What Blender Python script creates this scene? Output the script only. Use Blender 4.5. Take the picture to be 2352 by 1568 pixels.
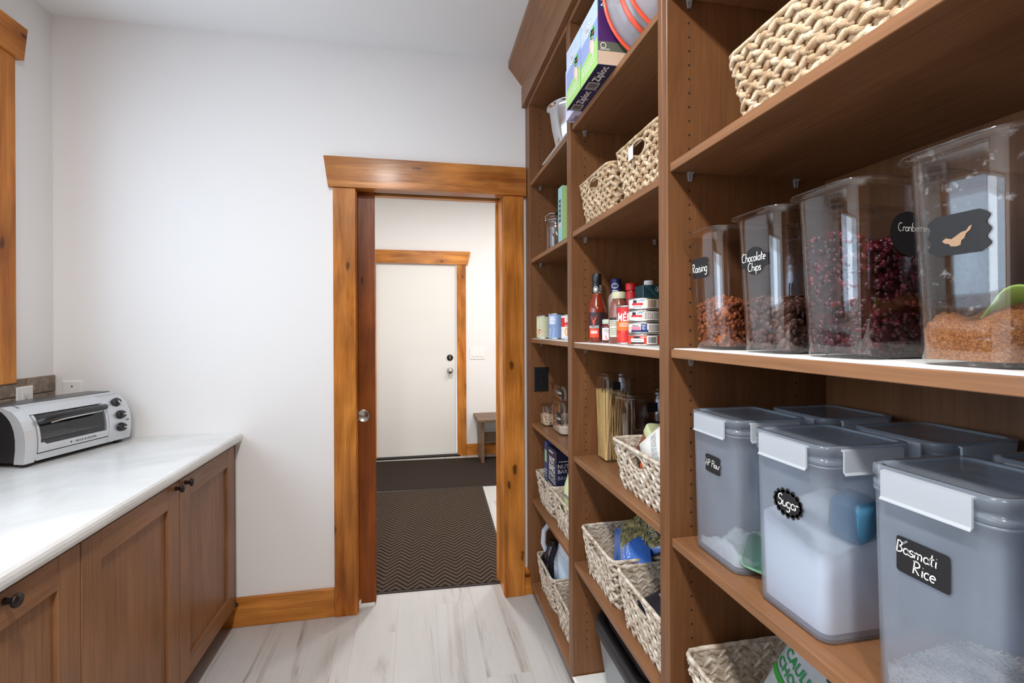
import bpy, math, random
from math import sin, cos, pi, radians, sqrt, ceil
from mathutils import Vector, Matrix

scene = bpy.context.scene
for o in list(bpy.data.objects):
    bpy.data.objects.remove(o)
COL = scene.collection
random.seed(7)

# ------------------------------------------------------------------ camera
YAW, ROLL, EYE = 0.1932, 0.0049, 1.39
Fv = Vector((sin(YAW), cos(YAW), 0)); Rv = Vector((cos(YAW), -sin(YAW), 0)); Uv = Vector((0, 0, 1))
cr = cos(ROLL) * Rv - sin(ROLL) * Uv
cu = sin(ROLL) * Rv + cos(ROLL) * Uv
cam_d = bpy.data.cameras.new('camera')
cam_d.sensor_width = 36.0
cam_d.lens = 1097.0 / 2352.0 * 36.0
cam_d.shift_y = -29.0 / 2352.0
cam_d.clip_start = 0.02
cam = bpy.data.objects.new('camera', cam_d); COL.objects.link(cam)
cam.matrix_world = Matrix(((cr.x, cu.x, -Fv.x, 0), (cr.y, cu.y, -Fv.y, 0), (cr.z, cu.z, -Fv.z, EYE), (0, 0, 0, 1)))
scene.camera = cam

# ------------------------------------------------------------------ world, daylight, exposure
world = bpy.data.worlds.new('daylight_sky'); scene.world = world
world.use_nodes = True
bgn = world.node_tree.nodes['Background']
bgn.inputs[0].default_value = (0.62, 0.79, 1.0, 1)
bgn.inputs[1].default_value = 2.2

def area_light(name, loc, direction, sx, sy, watts, color, shape='RECTANGLE', spread=pi):
    d = bpy.data.lights.new(name, 'AREA'); d.shape = shape; d.size = sx; d.size_y = sy
    d.energy = watts; d.color = color; d.spread = spread
    o = bpy.data.objects.new(name, d); COL.objects.link(o); o.location = loc
    o.rotation_euler = Vector(direction).to_track_quat('-Z', 'Y').to_euler()
    return o
# daylight entering through the window in the left wall
area_light('window_daylight', (-1.640, 0.61, 1.85), (1, 0, 0), 1.10, 2.88, 22.0, (0.88, 0.945, 1.0))

vs = scene.view_settings
vs.view_transform = 'Standard'; vs.look = 'None'; vs.gamma = 1.0; vs.use_curve_mapping = False
vs.exposure = 0.68
LAMP1, FILL_LAMP = 20.0, 27.0      # watts of the pantry ceiling lamp and of the added fill lamp
scene.cycles.max_bounces = 10; scene.cycles.diffuse_bounces = 6; scene.cycles.glossy_bounces = 4
scene.cycles.transmission_bounces = 8; scene.cycles.transparent_max_bounces = 24
scene.cycles.sample_clamp_indirect = 6.0
scene.cycles.caustics_reflective = False; scene.cycles.caustics_refractive = False

# ------------------------------------------------------------------ materials
def S(r, g, b):
    def c(v):
        v /= 255.0
        return v / 12.92 if v <= 0.04045 else ((v + 0.055) / 1.055) ** 2.4
    return (c(r), c(g), c(b), 1.0)

MATS = {}
def new_mat(name):
    m = bpy.data.materials.new(name); m.use_nodes = True
    nt = m.node_tree; nt.nodes.clear()
    out = nt.nodes.new('ShaderNodeOutputMaterial')
    MATS[name] = m
    return m, nt, out

def N(nt, kind, **kw):
    n = nt.nodes.new('ShaderNode' + kind)
    for k, v in kw.items():
        if k == 'inp':
            for kk, vv in v.items():
                n.inputs[kk].default_value = vv
        else:
            setattr(n, k, v)
    return n

def LK(nt, a, b): nt.links.new(a, b)

def coords(nt, rnd=True):
    tc = N(nt, 'TexCoord')
    if not rnd:
        return tc.outputs['Object']
    oi = N(nt, 'ObjectInfo')
    mu = N(nt, 'Math', operation='MULTIPLY', inp={1: 37.0}); LK(nt, oi.outputs['Random'], mu.inputs[0])
    cb = N(nt, 'CombineXYZ'); 
    for i in range(3): LK(nt, mu.outputs[0], cb.inputs[i])
    ad = N(nt, 'VectorMath', operation='ADD'); LK(nt, tc.outputs['Object'], ad.inputs[0]); LK(nt, cb.outputs[0], ad.inputs[1])
    return ad.outputs[0]

def mapped(nt, src, scale):
    mp = N(nt, 'Mapping'); mp.inputs['Scale'].default_value = scale; LK(nt, src, mp.inputs[0]); return mp.outputs[0]

def ramp(nt, src, stops):
    r = N(nt, 'ValToRGB'); LK(nt, src, r.inputs[0])
    e = r.color_ramp.elements
    while len(e) < len(stops): e.new(0.5)
    for el, (p, c) in zip(e, stops):
        el.position = p; el.color = c if len(c) == 4 else (*c, 1)
    return r.outputs[0]

def mixc(nt, fac, a, b, mode='MIX'):
    m = N(nt, 'Mix', data_type='RGBA', blend_type=mode)
    if isinstance(fac, float): m.inputs[0].default_value = fac
    else: LK(nt, fac, m.inputs[0])
    for i, x in ((6, a), (7, b)):
        if isinstance(x, tuple): m.inputs[i].default_value = x
        else: LK(nt, x, m.inputs[i])
    return m.outputs[2]

def principled(nt, out, col, rough=0.5, metal=0.0, spec=0.5, bump=None, bstr=0.2, bdist=0.001, coat=0.0):
    p = N(nt, 'BsdfPrincipled')
    if isinstance(col, tuple): p.inputs['Base Color'].default_value = col
    else: LK(nt, col, p.inputs['Base Color'])
    if isinstance(rough, float): p.inputs['Roughness'].default_value = rough
    else: LK(nt, rough, p.inputs['Roughness'])
    p.inputs['Metallic'].default_value = metal
    p.inputs['Specular IOR Level'].default_value = spec
    p.inputs['Coat Weight'].default_value = coat
    p.inputs['Coat Roughness'].default_value = 0.15
    if bump is not None:
        b = N(nt, 'Bump', inp={'Strength': bstr, 'Distance': bdist}); LK(nt, bump, b.inputs['Height']); LK(nt, b.outputs[0], p.inputs['Normal'])
    LK(nt, p.outputs[0], out.inputs[0])
    return p

def plain(name, col, rough=0.5, metal=0.0, spec=0.5, var=0.04, scale=40.0, bump=0.0, coat=0.0):
    """a solid colour with slight procedural variation"""
    if name in MATS: return MATS[name]
    m, nt, out = new_mat(name)
    v = coords(nt)
    n = N(nt, 'TexNoise', inp={'Scale': scale, 'Detail': 4.0}); LK(nt, v, n.inputs['Vector'])
    c = ramp(nt, n.outputs[0], [(0.3, tuple(max(0, x * (1 - var)) for x in col[:3])), (0.7, tuple(min(1, x * (1 + var)) for x in col[:3]))])
    principled(nt, out, c, rough, metal, spec, bump=n.outputs[0] if bump else None, bstr=bump, coat=coat)
    return m

def wood(name, dark, light, axis='z', rough=0.42, knots=0.0, contrast=1.0, blotch=0.25, scale=1.0, coat=0.0, knot_col=None, spec=0.4, flat='y'):
    m, nt, out = new_mat(name)
    v = coords(nt)
    def sc(across, along):
        return tuple(along if a == axis else across for a in 'xyz')
    v1 = mapped(nt, v, sc(7 * scale, 0.75 * scale))
    n1 = N(nt, 'TexNoise', inp={'Scale': 1.6, 'Detail': 6.0, 'Roughness': 0.62, 'Distortion': 1.1}); LK(nt, v1, n1.inputs['Vector'])
    v2 = mapped(nt, v, sc(95 * scale, 3.5 * scale))
    n2 = N(nt, 'TexNoise', inp={'Scale': 1.5, 'Detail': 3.0, 'Roughness': 0.6}); LK(nt, v2, n2.inputs['Vector'])
    n3 = N(nt, 'TexNoise', inp={'Scale': 3.2, 'Detail': 2.0}); LK(nt, v, n3.inputs['Vector'])
    mid = tuple((a + b) / 2 for a, b in zip(dark[:3], light[:3]))
    lo = tuple(m_ + (d - m_) * contrast for m_, d in zip(mid, dark[:3])); hi = tuple(m_ + (l - m_) * contrast for m_, l in zip(mid, light[:3]))
    c = ramp(nt, n1.outputs[0], [(0.30, lo), (0.52, mid), (0.72, hi)])
    f2 = ramp(nt, n2.outputs[0], [(0.30, (0.74, 0.74, 0.74)), (0.60, (1.05, 1.05, 1.05))])
    c = mixc(nt, 0.75, c, f2, 'MULTIPLY')
    f3 = ramp(nt, n3.outputs[0], [(0.3, (1 - blotch,) * 3), (0.7, (1 + blotch * 0.6,) * 3)])
    c = mixc(nt, 1.0, c, f3, 'MULTIPLY')
    if knots:
        kc = knot_col or tuple(x * 0.22 for x in dark[:3]) + (1,)
        sp = N(nt, 'SeparateXYZ'); LK(nt, v, sp.inputs[0])
        across = [c_ for c_ in 'xyz' if c_ not in (axis, flat)][0]
        cb = N(nt, 'CombineXYZ')
        for slot, ch, k_ in ((0, across, 5.0), (1, axis, 1.8)):
            mu = N(nt, 'Math', operation='MULTIPLY', inp={1: k_}); LK(nt, sp.outputs['xyz'.index(ch)], mu.inputs[0]); LK(nt, mu.outputs[0], cb.inputs[slot])
        vo = N(nt, 'TexVoronoi', feature='F1', voronoi_dimensions='2D', inp={'Scale': 1.0, 'Randomness': 1.0}); LK(nt, cb.outputs[0], vo.inputs['Vector'])
        nz = N(nt, 'TexNoise', inp={'Scale': 30.0, 'Detail': 4.0}); LK(nt, v, nz.inputs['Vector'])
        ad = N(nt, 'Math', operation='MULTIPLY_ADD', inp={1: 0.12}); LK(nt, nz.outputs[0], ad.inputs[0]); LK(nt, vo.outputs['Distance'], ad.inputs[2])
        halo = ramp(nt, ad.outputs[0], [(0.09, (1, 1, 1)), (0.34, (0, 0, 0))])
        c = mixc(nt, halo, c, mixc(nt, 0.55, c, tuple(x * 0.62 for x in dark[:3]) + (1,)))
        core = ramp(nt, ad.outputs[0], [(0.085, (knots, knots, knots)), (0.112, (0, 0, 0))])
        c = mixc(nt, core, c, kc)
    r = ramp(nt, n2.outputs[0], [(0.3, (rough + 0.08,) * 3), (0.7, (rough - 0.05,) * 3)])
    principled(nt, out, c, r, 0, spec, bump=n2.outputs[0], bstr=0.08, coat=coat)
    return m

def two_sided_fresnel(nt, ior):
    """Schlick reflectance of a thin sheet, the same from either side"""
    g = N(nt, 'NewGeometry')
    d = N(nt, 'VectorMath', operation='DOT_PRODUCT'); LK(nt, g.outputs['Incoming'], d.inputs[0]); LK(nt, g.outputs['Normal'], d.inputs[1])
    a = N(nt, 'Math', operation='ABSOLUTE'); LK(nt, d.outputs['Value'], a.inputs[0])
    o = N(nt, 'Math', operation='SUBTRACT', inp={0: 1.0}); LK(nt, a.outputs[0], o.inputs[1])
    p = N(nt, 'Math', operation='POWER', inp={1: 5.0}); LK(nt, o.outputs[0], p.inputs[0])
    f0 = ((ior - 1) / (ior + 1)) ** 2
    m = N(nt, 'Math', operation='MULTIPLY_ADD', inp={1: 1 - f0, 2: f0}); LK(nt, p.outputs[0], m.inputs[0])
    return m.outputs[0]

def clear_plastic(name, tint=(0.95, 0.955, 0.97), rough=0.04, ior=1.5, haze=0.0, dust=0.0):
    """thin-walled clear plastic: see-through, with Fresnel reflections"""
    m, nt, out = new_mat(name)
    tr = N(nt, 'BsdfTransparent'); tr.inputs[0].default_value = (*tint, 1)
    gl = N(nt, 'BsdfGlossy', inp={'Roughness': rough}); gl.inputs[0].default_value = (1, 1, 1, 1)
    fr = two_sided_fresnel(nt, ior)
    mx = N(nt, 'MixShader'); LK(nt, fr, mx.inputs[0]); LK(nt, tr.outputs[0], mx.inputs[1]); LK(nt, gl.outputs[0], mx.inputs[2])
    last = mx
    if haze or dust:
        df = N(nt, 'BsdfDiffuse'); df.inputs[0].default_value = (0.75, 0.77, 0.80, 1)
        m2 = N(nt, 'MixShader'); LK(nt, mx.outputs[0], m2.inputs[1]); LK(nt, df.outputs[0], m2.inputs[2])
        if dust:
            n = N(nt, 'TexNoise', inp={'Scale': 55.0, 'Detail': 6.0, 'Roughness': 0.7}); LK(nt, coords(nt), n.inputs['Vector'])
            LK(nt, ramp(nt, n.outputs[0], [(0.60, (haze,) * 3), (0.72, (dust,) * 3)]), m2.inputs[0])
        else:
            m2.inputs[0].default_value = haze
        last = m2
    LK(nt, last.outputs[0], out.inputs[0])
    return m

def frosted(name, col, see=0.5, tint=(0.85, 0.88, 0.93), rough=0.25):
    m, nt, out = new_mat(name)
    tr = N(nt, 'BsdfTransparent'); tr.inputs[0].default_value = (*tint, 1)
    df = N(nt, 'BsdfDiffuse'); df.inputs[0].default_value = col
    tl = N(nt, 'BsdfTranslucent'); tl.inputs[0].default_value = col
    m1 = N(nt, 'MixShader', inp={0: 0.45}); LK(nt, df.outputs[0], m1.inputs[1]); LK(nt, tl.outputs[0], m1.inputs[2])
    n = N(nt, 'TexNoise', inp={'Scale': 18.0, 'Detail': 5.0}); LK(nt, coords(nt), n.inputs['Vector'])
    m2 = N(nt, 'MixShader'); LK(nt, ramp(nt, n.outputs[0], [(0.3, (see + 0.012,) * 3), (0.75, (see - 0.018,) * 3)]), m2.inputs[0])
    LK(nt, m1.outputs[0], m2.inputs[1]); LK(nt, tr.outputs[0], m2.inputs[2])
    gl = N(nt, 'BsdfGlossy', inp={'Roughness': rough})
    fr = two_sided_fresnel(nt, 1.4)
    m3 = N(nt, 'MixShader'); LK(nt, fr, m3.inputs[0]); LK(nt, m2.outputs[0], m3.inputs[1]); LK(nt, gl.outputs[0], m3.inputs[2])
    LK(nt, m3.outputs[0], out.inputs[0])
    return m

def emitter(name, col, strength):
    m, nt, out = new_mat(name)
    e = N(nt, 'Emission', inp={'Strength': strength}); e.inputs[0].default_value = col
    LK(nt, e.outputs[0], out.inputs[0]); return m

def paint(name, col, rough=0.6):
    m, nt, out = new_mat(name)
    tc = N(nt, 'TexCoord')
    n = N(nt, 'TexNoise', inp={'Scale': 160.0, 'Detail': 3.0}); LK(nt, tc.outputs['Object'], n.inputs['Vector'])
    n2 = N(nt, 'TexNoise', inp={'Scale': 1.3, 'Detail': 2.0}); LK(nt, tc.outputs['Object'], n2.inputs['Vector'])
    c = ramp(nt, n2.outputs[0], [(0.3, tuple(x * 0.985 for x in col[:3])), (0.7, col[:3])])
    principled(nt, out, c, rough, 0, 0.3, bump=n.outputs[0], bstr=0.06)
    return m

# shelving / cabinets: brown stained maple; trims: knotty alder
MAPLE = (S(90, 55, 30), S(138, 93, 57))
wood('maple_upright', *MAPLE, axis='z', rough=0.40, contrast=0.55, blotch=0.10)
wood('maple_run', S(104, 67, 40), S(156, 110, 74), axis='y', rough=0.38, contrast=0.5, blotch=0.10)
wood('maple_door', S(112, 74, 47), S(156, 110, 74), axis='z', rough=0.36, contrast=0.6, blotch=0.15)
wood('maple_rail', S(112, 74, 47), S(156, 110, 74), axis='y', rough=0.36, contrast=0.6, blotch=0.15)
ALDER = (S(158, 86, 20), S(226, 150, 68))
wood('alder_post', *ALDER, axis='z', rough=0.33, knots=0.9, blotch=0.3, contrast=1.15, spec=0.28, coat=0.12)
wood('alder_beam', *ALDER, axis='x', rough=0.33, knots=0.9, blotch=0.3, contrast=1.15, spec=0.28, coat=0.12)
wood('alder_beam_y', *ALDER, axis='y', rough=0.38, knots=0.9, blotch=0.25, flat='x', spec=.28)
wood('alder_post_x', *ALDER, axis='z', rough=0.36, knots=0.9, blotch=0.25, flat='x', spec=.28)
wood('alder_door', S(104, 48, 8), S(162, 86, 28), axis='z', spec=.28, rough=0.36, knots=0.8, blotch=0.25)
wood('bench_wood', S(92, 68, 50), S(132, 104, 82), axis='x', rough=0.45, contrast=0.7, blotch=0.1)
paint('wall_paint', S(233, 231, 229))
paint('ceiling_paint', S(236, 236, 235))
paint('door_paint', S(226, 224, 219), 0.45)
plain('white_plastic', S(236, 235, 232), 0.35, var=0.01)
plain('black_plastic', S(22, 22, 24), 0.35, var=0.1)
plain('bronze', S(48, 42, 38), 0.4, 0.7, var=0.1)
plain('satin_nickel', S(180, 176, 168), 0.28, 1.0, var=0.03)
plain('chrome', S(210, 210, 212), 0.15, 1.0, var=0.02)
plain('dark_gap', S(24, 17, 12), 0.8, var=0.05)
plain('liner_white', S(238, 237, 232), 0.5, var=0.015)
plain('slot_dark', S(35, 33, 32), 0.6)
clear_plastic('glass', (0.985, 0.99, 0.99), 0.01, 1.45)
clear_plastic('clear_acrylic', (0.955, 0.955, 0.965), 0.03, 1.72)
clear_plastic('dusty_acrylic', (0.95, 0.945, 0.945), 0.04, 1.72, haze=0.004, dust=0.30)
clear_plastic('pin_plastic', (0.90, 0.90, 0.90), 0.1, 1.5, haze=0.25)

# counter, floor, tile, mats
def _stone():
    m, nt, out = new_mat('quartz')
    v = coords(nt, False)
    n = N(nt, 'TexNoise', inp={'Scale': 3.0, 'Detail': 7.0, 'Roughness': 0.6, 'Distortion': 1.0}); LK(nt, v, n.inputs['Vector'])
    c = ramp(nt, n.outputs[0], [(0.3, S(205, 205, 202)), (0.6, S(226, 227, 226)), (0.8, S(219, 218, 213))])
    principled(nt, out, c, 0.22, 0, 0.5)
_stone()
def _plank():
    m, nt, out = new_mat('plank_vinyl')
    v = coords(nt)
    v1 = mapped(nt, v, (4.6, 0.30, 1)); n1 = N(nt, 'TexNoise', inp={'Scale': 1.9, 'Detail': 7.0, 'Roughness': 0.66, 'Distortion': 0.9}); LK(nt, v1, n1.inputs['Vector'])
    v2 = mapped(nt, v, (44, 1.6, 1)); n2 = N(nt, 'TexNoise', inp={'Scale': 1.5, 'Detail': 4.0, 'Roughness': 0.7}); LK(nt, v2, n2.inputs['Vector'])
    n3 = N(nt, 'TexNoise', inp={'Scale': 5.0, 'Detail': 3.0}); LK(nt, v, n3.inputs['Vector'])
    c = ramp(nt, n1.outputs[0], [(0.30, S(150, 141, 135)), (0.38, S(173, 167, 162)), (0.45, S(187, 184, 181)), (0.75, S(193, 192, 190))])
    f = ramp(nt, n2.outputs[0], [(0.32, (0.50, 0.46, 0.44)), (0.46, (1, 1, 1))])
    msk = ramp(nt, n1.outputs[0], [(0.36, (0.95, 0.95, 0.95)), (0.47, (0.06, 0.06, 0.06))])
    c = mixc(nt, msk, c, mixc(nt, 1.0, c, f, 'MULTIPLY'))
    c = mixc(nt, 1.0, c, ramp(nt, n3.outputs[0], [(0.3, (0.965, 0.96, 0.955)), (0.7, (1.0, 1.0, 1.0))]), 'MULTIPLY')
    principled(nt, out, c, 0.38, 0, 0.45, bump=n2.outputs[0], bstr=0.05)
_plank()
def _tile():
    m, nt, out = new_mat('slate_tile')
    v = coords(nt)
    n = N(nt, 'TexNoise', inp={'Scale': 22.0, 'Detail': 8.0, 'Roughness': 0.7}); LK(nt, v, n.inputs['Vector'])
    n2 = N(nt, 'TexNoise', inp={'Scale': 5.0, 'Detail': 2.0}); LK(nt, v, n2.inputs['Vector'])
    c = ramp(nt, n.outputs[0], [(0.3, S(104, 88, 74)), (0.5, S(140, 124, 109)), (0.72, S(178, 163, 148))])
    c = mixc(nt, 0.8, c, ramp(nt, n2.outputs[0], [(0.3, (0.75, 0.74, 0.73)), (0.7, (1.1, 1.08, 1.06))]), 'MULTIPLY')
    principled(nt, out, c, 0.55, 0, 0.3, bump=n.outputs[0], bstr=0.4)
_tile()
plain('grout', S(186, 178, 168), 0.9, var=0.05)
def _mat(name, chevron):
    m, nt, out = new_mat(name)
    tc = N(nt, 'TexCoord'); v = tc.outputs['Object']
    n = N(nt, 'TexNoise', inp={'Scale': 260.0, 'Detail': 3.0}); LK(nt, v, n.inputs['Vector'])
    n2 = N(nt, 'TexNoise', inp={'Scale': 420.0, 'Detail': 2.0}); LK(nt, v, n2.inputs['Vector'])
    base = ramp(nt, n.outputs[0], [(0.35, S(34, 27, 23)), (0.6, S(58, 48, 41)), (0.78, S(84, 71, 62))])
    h = n.outputs[0]
    if chevron:
        sp = N(nt, 'SeparateXYZ'); LK(nt, v, sp.inputs[0])
        pp = N(nt, 'Math', operation='PINGPONG', inp={1: 0.066}); LK(nt, sp.outputs[0], pp.inputs[0])
        ad = N(nt, 'Math', operation='MULTIPLY_ADD', inp={1: 1.15}); LK(nt, pp.outputs[0], ad.inputs[0]); LK(nt, sp.outputs[1], ad.inputs[2])
        p2 = N(nt, 'Math', operation='PINGPONG', inp={1: 0.0205}); LK(nt, ad.outputs[0], p2.inputs[0])
        dv = N(nt, 'Math', operation='DIVIDE', inp={1: 0.0205}); LK(nt, p2.outputs[0], dv.inputs[0])
        msk = ramp(nt, dv.outputs[0], [(0.40, (0, 0, 0)), (0.60, (1, 1, 1))])
        hi = ramp(nt, n2.outputs[0], [(0.3, S(60, 49, 40)), (0.7, S(98, 83, 70))])
        base = mixc(nt, msk, ramp(nt, n.outputs[0], [(0.3, S(28, 21, 18)), (0.7, S(48, 38, 32))]), hi)
        h = dv.outputs[0]
    principled(nt, out, base, 0.95, 0, 0.1, bump=h, bstr=0.5, bdist=0.003)
_mat('mat_chevron', True); _mat('mat_plain', False)

# ------------------------------------------------------------------ mesh helpers
class MB:
    """collects faces; build() links them as one mesh object"""
    def __init__(self, T=None): self.v = []; self.f = []; self.mi = []; self.sm = []; self.T = T
    def add(self, p):
        p = Vector(p)
        self.v.append(tuple(self.T @ p) if self.T is not None else tuple(p)); return len(self.v) - 1
    def face(self, idx, m=0, s=False): self.f.append(tuple(idx)); self.mi.append(m); self.sm.append(s)
    def box(self, x0, x1, y0, y1, z0, z1, bev=0.0, m=0):
        x0, x1 = min(x0, x1), max(x0, x1); y0, y1 = min(y0, y1), max(y0, y1); z0, z1 = min(z0, z1), max(z0, z1)
        b = min(bev, (x1 - x0) / 2.01, (y1 - y0) / 2.01, (z1 - z0) / 2.01)
        if b <= 0:
            c = [self.add((x, y, z)) for z in (z0, z1) for y in (y0, y1) for x in (x0, x1)]
            for q in ((0, 2, 3, 1), (4, 5, 7, 6), (0, 1, 5, 4), (2, 6, 7, 3), (0, 4, 6, 2), (1, 3, 7, 5)): self.face([c[i] for i in q], m)
            return
        X = (x0, x1); Y = (y0, y1); Z = (z0, z1); s = (1, -1); c = {}
        for i in (0, 1):
            for j in (0, 1):
                for k in (0, 1):
                    c[i, j, k, 0] = self.add((X[i], Y[j] + s[j] * b, Z[k] + s[k] * b))
                    c[i, j, k, 1] = self.add((X[i] + s[i] * b, Y[j], Z[k] + s[k] * b))
                    c[i, j, k, 2] = self.add((X[i] + s[i] * b, Y[j] + s[j] * b, Z[k]))
        def q(keys, flip): 
            ids = [c[k] for k in keys]; self.face(ids[::-1] if flip else ids, m)
        for i in (0, 1): q([(i, 0, 0, 0), (i, 1, 0, 0), (i, 1, 1, 0), (i, 0, 1, 0)], i == 0)
        for j in (0, 1): q([(0, j, 0, 1), (1, j, 0, 1), (1, j, 1, 1), (0, j, 1, 1)], j == 1)
        for k in (0, 1): q([(0, 0, k, 2), (1, 0, k, 2), (1, 1, k, 2), (0, 1, k, 2)], k == 0)
        for j in (0, 1):
            for k in (0, 1): q([(0, j, k, 1), (1, j, k, 1), (1, j, k, 2), (0, j, k, 2)], (j + k) % 2 == 0)
        for i in (0, 1):
            for k in (0, 1): q([(i, 0, k, 0), (i, 1, k, 0), (i, 1, k, 2), (i, 0, k, 2)], (i + k) % 2 == 1)
        for i in (0, 1):
            for j in (0, 1): q([(i, j, 0, 0), (i, j, 1, 0), (i, j, 1, 1), (i, j, 0, 1)], (i + j) % 2 == 0)
        for i in (0, 1):
            for j in (0, 1):
                for k in (0, 1): q([(i, j, k, 0), (i, j, k, 1), (i, j, k, 2)], (i + j + k) % 2 == 0)
    def loft(self, rings, cap0=True, cap1=True, s=True, m=0, closed=True):
        ids = [[self.add(p) for p in r] for r in rings]
        n = len(rings[0])
        for a, b in zip(ids, ids[1:]):
            for i in range(n if closed else n - 1):
                j = (i + 1) % n; self.face((a[i], a[j], b[j], b[i]), m, s)
        if cap0: self.face([self.add(p) for p in reversed(rings[0])], m)
        if cap1: self.face([self.add(p) for p in rings[-1]], m)
        return ids
    def lathe(self, prof, n=24, c=(0, 0, 0), m=0, s=True, cap0=False, cap1=False):
        self.loft([[(c[0] + r * cos(2 * pi * i / n), c[1] + r * sin(2 * pi * i / n), c[2] + z) for i in range(n)] for r, z in prof], cap0, cap1, s, m)
    def prism(self, poly, axis, a0, a1, m=0, s=False):
        def P(p, a): 
            return {'x': (a, p[0], p[1]), 'y': (p[0], a, p[1]), 'z': (p[0], p[1], a)}[axis]
        r0 = [P(p, a0) for p in poly]; r1 = [P(p, a1) for p in poly]
        area = sum(poly[i][0] * poly[(i + 1) % len(poly)][1] - poly[(i + 1) % len(poly)][0] * poly[i][1] for i in range(len(poly)))
        if (area < 0) != (axis == 'y'): r0.reverse(); r1.reverse()
        if a1 < a0: r0, r1 = r1, r0
        self.loft([r0, r1], True, True, s, m)
    def tube(self, path, r, n=8, closed=False, m=0, caps=True):
        P = [Vector(p) for p in path]; L = len(P); rings = []
        up = None
        for i in range(L):
            if closed: t = P[(i + 1) % L] - P[i - 1]
            else: t = P[min(i + 1, L - 1)] - P[max(i - 1, 0)]
            t.normalize()
            if up is None:
                a = Vector((0, 0, 1)) if abs(t.z) < 0.9 else Vector((1, 0, 0))
                up = (a - t * a.dot(t)).normalized()
            else:
                up = (up - t * up.dot(t)).normalized()
            w = t.cross(up); rr = r[i] if isinstance(r, (list, tuple)) else r
            rings.append([P[i] + (up * cos(2 * pi * k / n) + w * sin(2 * pi * k / n)) * rr for k in range(n)])
        if closed: rings.append(rings[0]); caps = False
        self.loft([[tuple(p) for p in rg] for rg in rings], caps, caps, True, m)
    def ellipsoid(self, c, ax, nu=8, nv=5, m=0, jit=0.0):
        c = Vector(c); A = [Vector(a) for a in ax]
        top = self.add(c + A[2]); bot = self.add(c - A[2]); rows = []
        for j in range(1, nv):
            th = pi * j / nv
            rows.append([self.add(c + (A[0] * (cos(2 * pi * i / nu) * sin(th)) + A[1] * (sin(2 * pi * i / nu) * sin(th)) + A[2] * cos(th)) * (1 + random.uniform(-jit, jit))) for i in range(nu)])
        for i in range(nu):
            k = (i + 1) % nu
            self.face((top, rows[0][i], rows[0][k]), m, True); self.face((bot, rows[-1][k], rows[-1][i]), m, True)
            for a, b in zip(rows, rows[1:]): self.face((a[i], b[i], b[k], a[k]), m, True)
    def grid(self, fn, nu, nv, m=0, s=True, skip=None):
        ids = [[self.add(fn(i / nu, j / nv)) for i in range(nu + 1)] for j in range(nv + 1)]
        for j in range(nv):
            for i in range(nu):
                if skip and skip((i + .5) / nu, (j + .5) / nv): continue
                self.face((ids[j][i], ids[j][i + 1], ids[j + 1][i + 1], ids[j + 1][i]), m, s)
    def mesh(self, name, mats):
        me = bpy.data.meshes.new(name); me.from_pydata(self.v, [], self.f)
        if not isinstance(mats, (list, tuple)): mats = [mats]
        for mm in mats: me.materials.append(MATS[mm] if isinstance(mm, str) else mm)
        me.polygons.foreach_set('material_index', self.mi); me.polygons.foreach_set('use_smooth', self.sm)
        me.update(); return me
    def build(self, name, mats, parent=None, loc=None):
        o = bpy.data.objects.new(name, self.mesh(name, mats)); COL.objects.link(o)
        if parent is not None: o.parent = parent
        if loc is not None: o.location = loc
        return o

def rrect(w, d, r, z, n=5, cx=0.0, cy=0.0):
    """rounded rectangle ring, counter-clockwise seen from above"""
    r = min(r, w / 2 - 1e-5, d / 2 - 1e-5); pts = []
    for (sx, sy, a0) in ((1, -1, -pi / 2), (1, 1, 0), (-1, 1, pi / 2), (-1, -1, pi)):
        for i in range(n + 1):
            a = a0 + pi / 2 * i / n
            pts.append((cx + sx * (w / 2 - r) + r * cos(a), cy + sy * (d / 2 - r) + r * sin(a), z))
    return pts

def tag(o, label=None, cat=None, group=None, kind=None):
    if label: o['label'] = label
    if cat: o['category'] = cat
    if group: o['group'] = group
    if kind: o['kind'] = kind
    return o

def thing(name, label, cat, loc=(0, 0, 0), rz=0.0, group=None, kind=None):
    o = bpy.data.objects.new(name, None); COL.objects.link(o); o.empty_display_size = 0.05
    o.location = loc; o.rotation_euler = (0, 0, rz)
    return tag(o, label, cat, group, kind)

def bx(name, mat, parent, x0, x1, y0, y1, z0, z1, bev=0.0015):
    b = MB(); b.box(x0, x1, y0, y1, z0, z1, bev); return b.build(name, mat, parent)

def struct(name, mb, mat, label=None):
    return tag(mb.build(name, mat), label, None, None, 'structure')

def copy_tree(o, parent=None):
    c = o.copy(); COL.objects.link(c); c.parent = parent
    for ch in [x for x in ALLCH.get(o.name, [])]: copy_tree(ch, c)
    return c
ALLCH = {}
def index_children():
    ALLCH.clear()
    for o in bpy.data.objects:
        if o.parent: ALLCH.setdefault(o.parent.name, []).append(o)

# flat print -----------------------------------------------------------
_TXT = {}
def text_mesh(s, bold=0.0):
    """(verts, faces, width) of a line of text, cap height about 0.7"""
    key = (s, bold)
    if key not in _TXT:
        cu_ = bpy.data.curves.new('t', 'FONT'); cu_.body = s; cu_.resolution_u = 2; cu_.fill_mode = 'FRONT'; cu_.offset = bold
        ob = bpy.data.objects.new('t', cu_); me = bpy.data.meshes.new_from_object(ob)
        vv = [(v.co.x, v.co.y) for v in me.vertices]; ff = [tuple(p.vertices) for p in me.polygons]
        bpy.data.objects.remove(ob); bpy.data.curves.remove(cu_); bpy.data.meshes.remove(me)
        _TXT[key] = (vv, ff, max((p[0] for p in vv), default=0), min((p[0] for p in vv), default=0))
    return _TXT[key]

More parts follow.
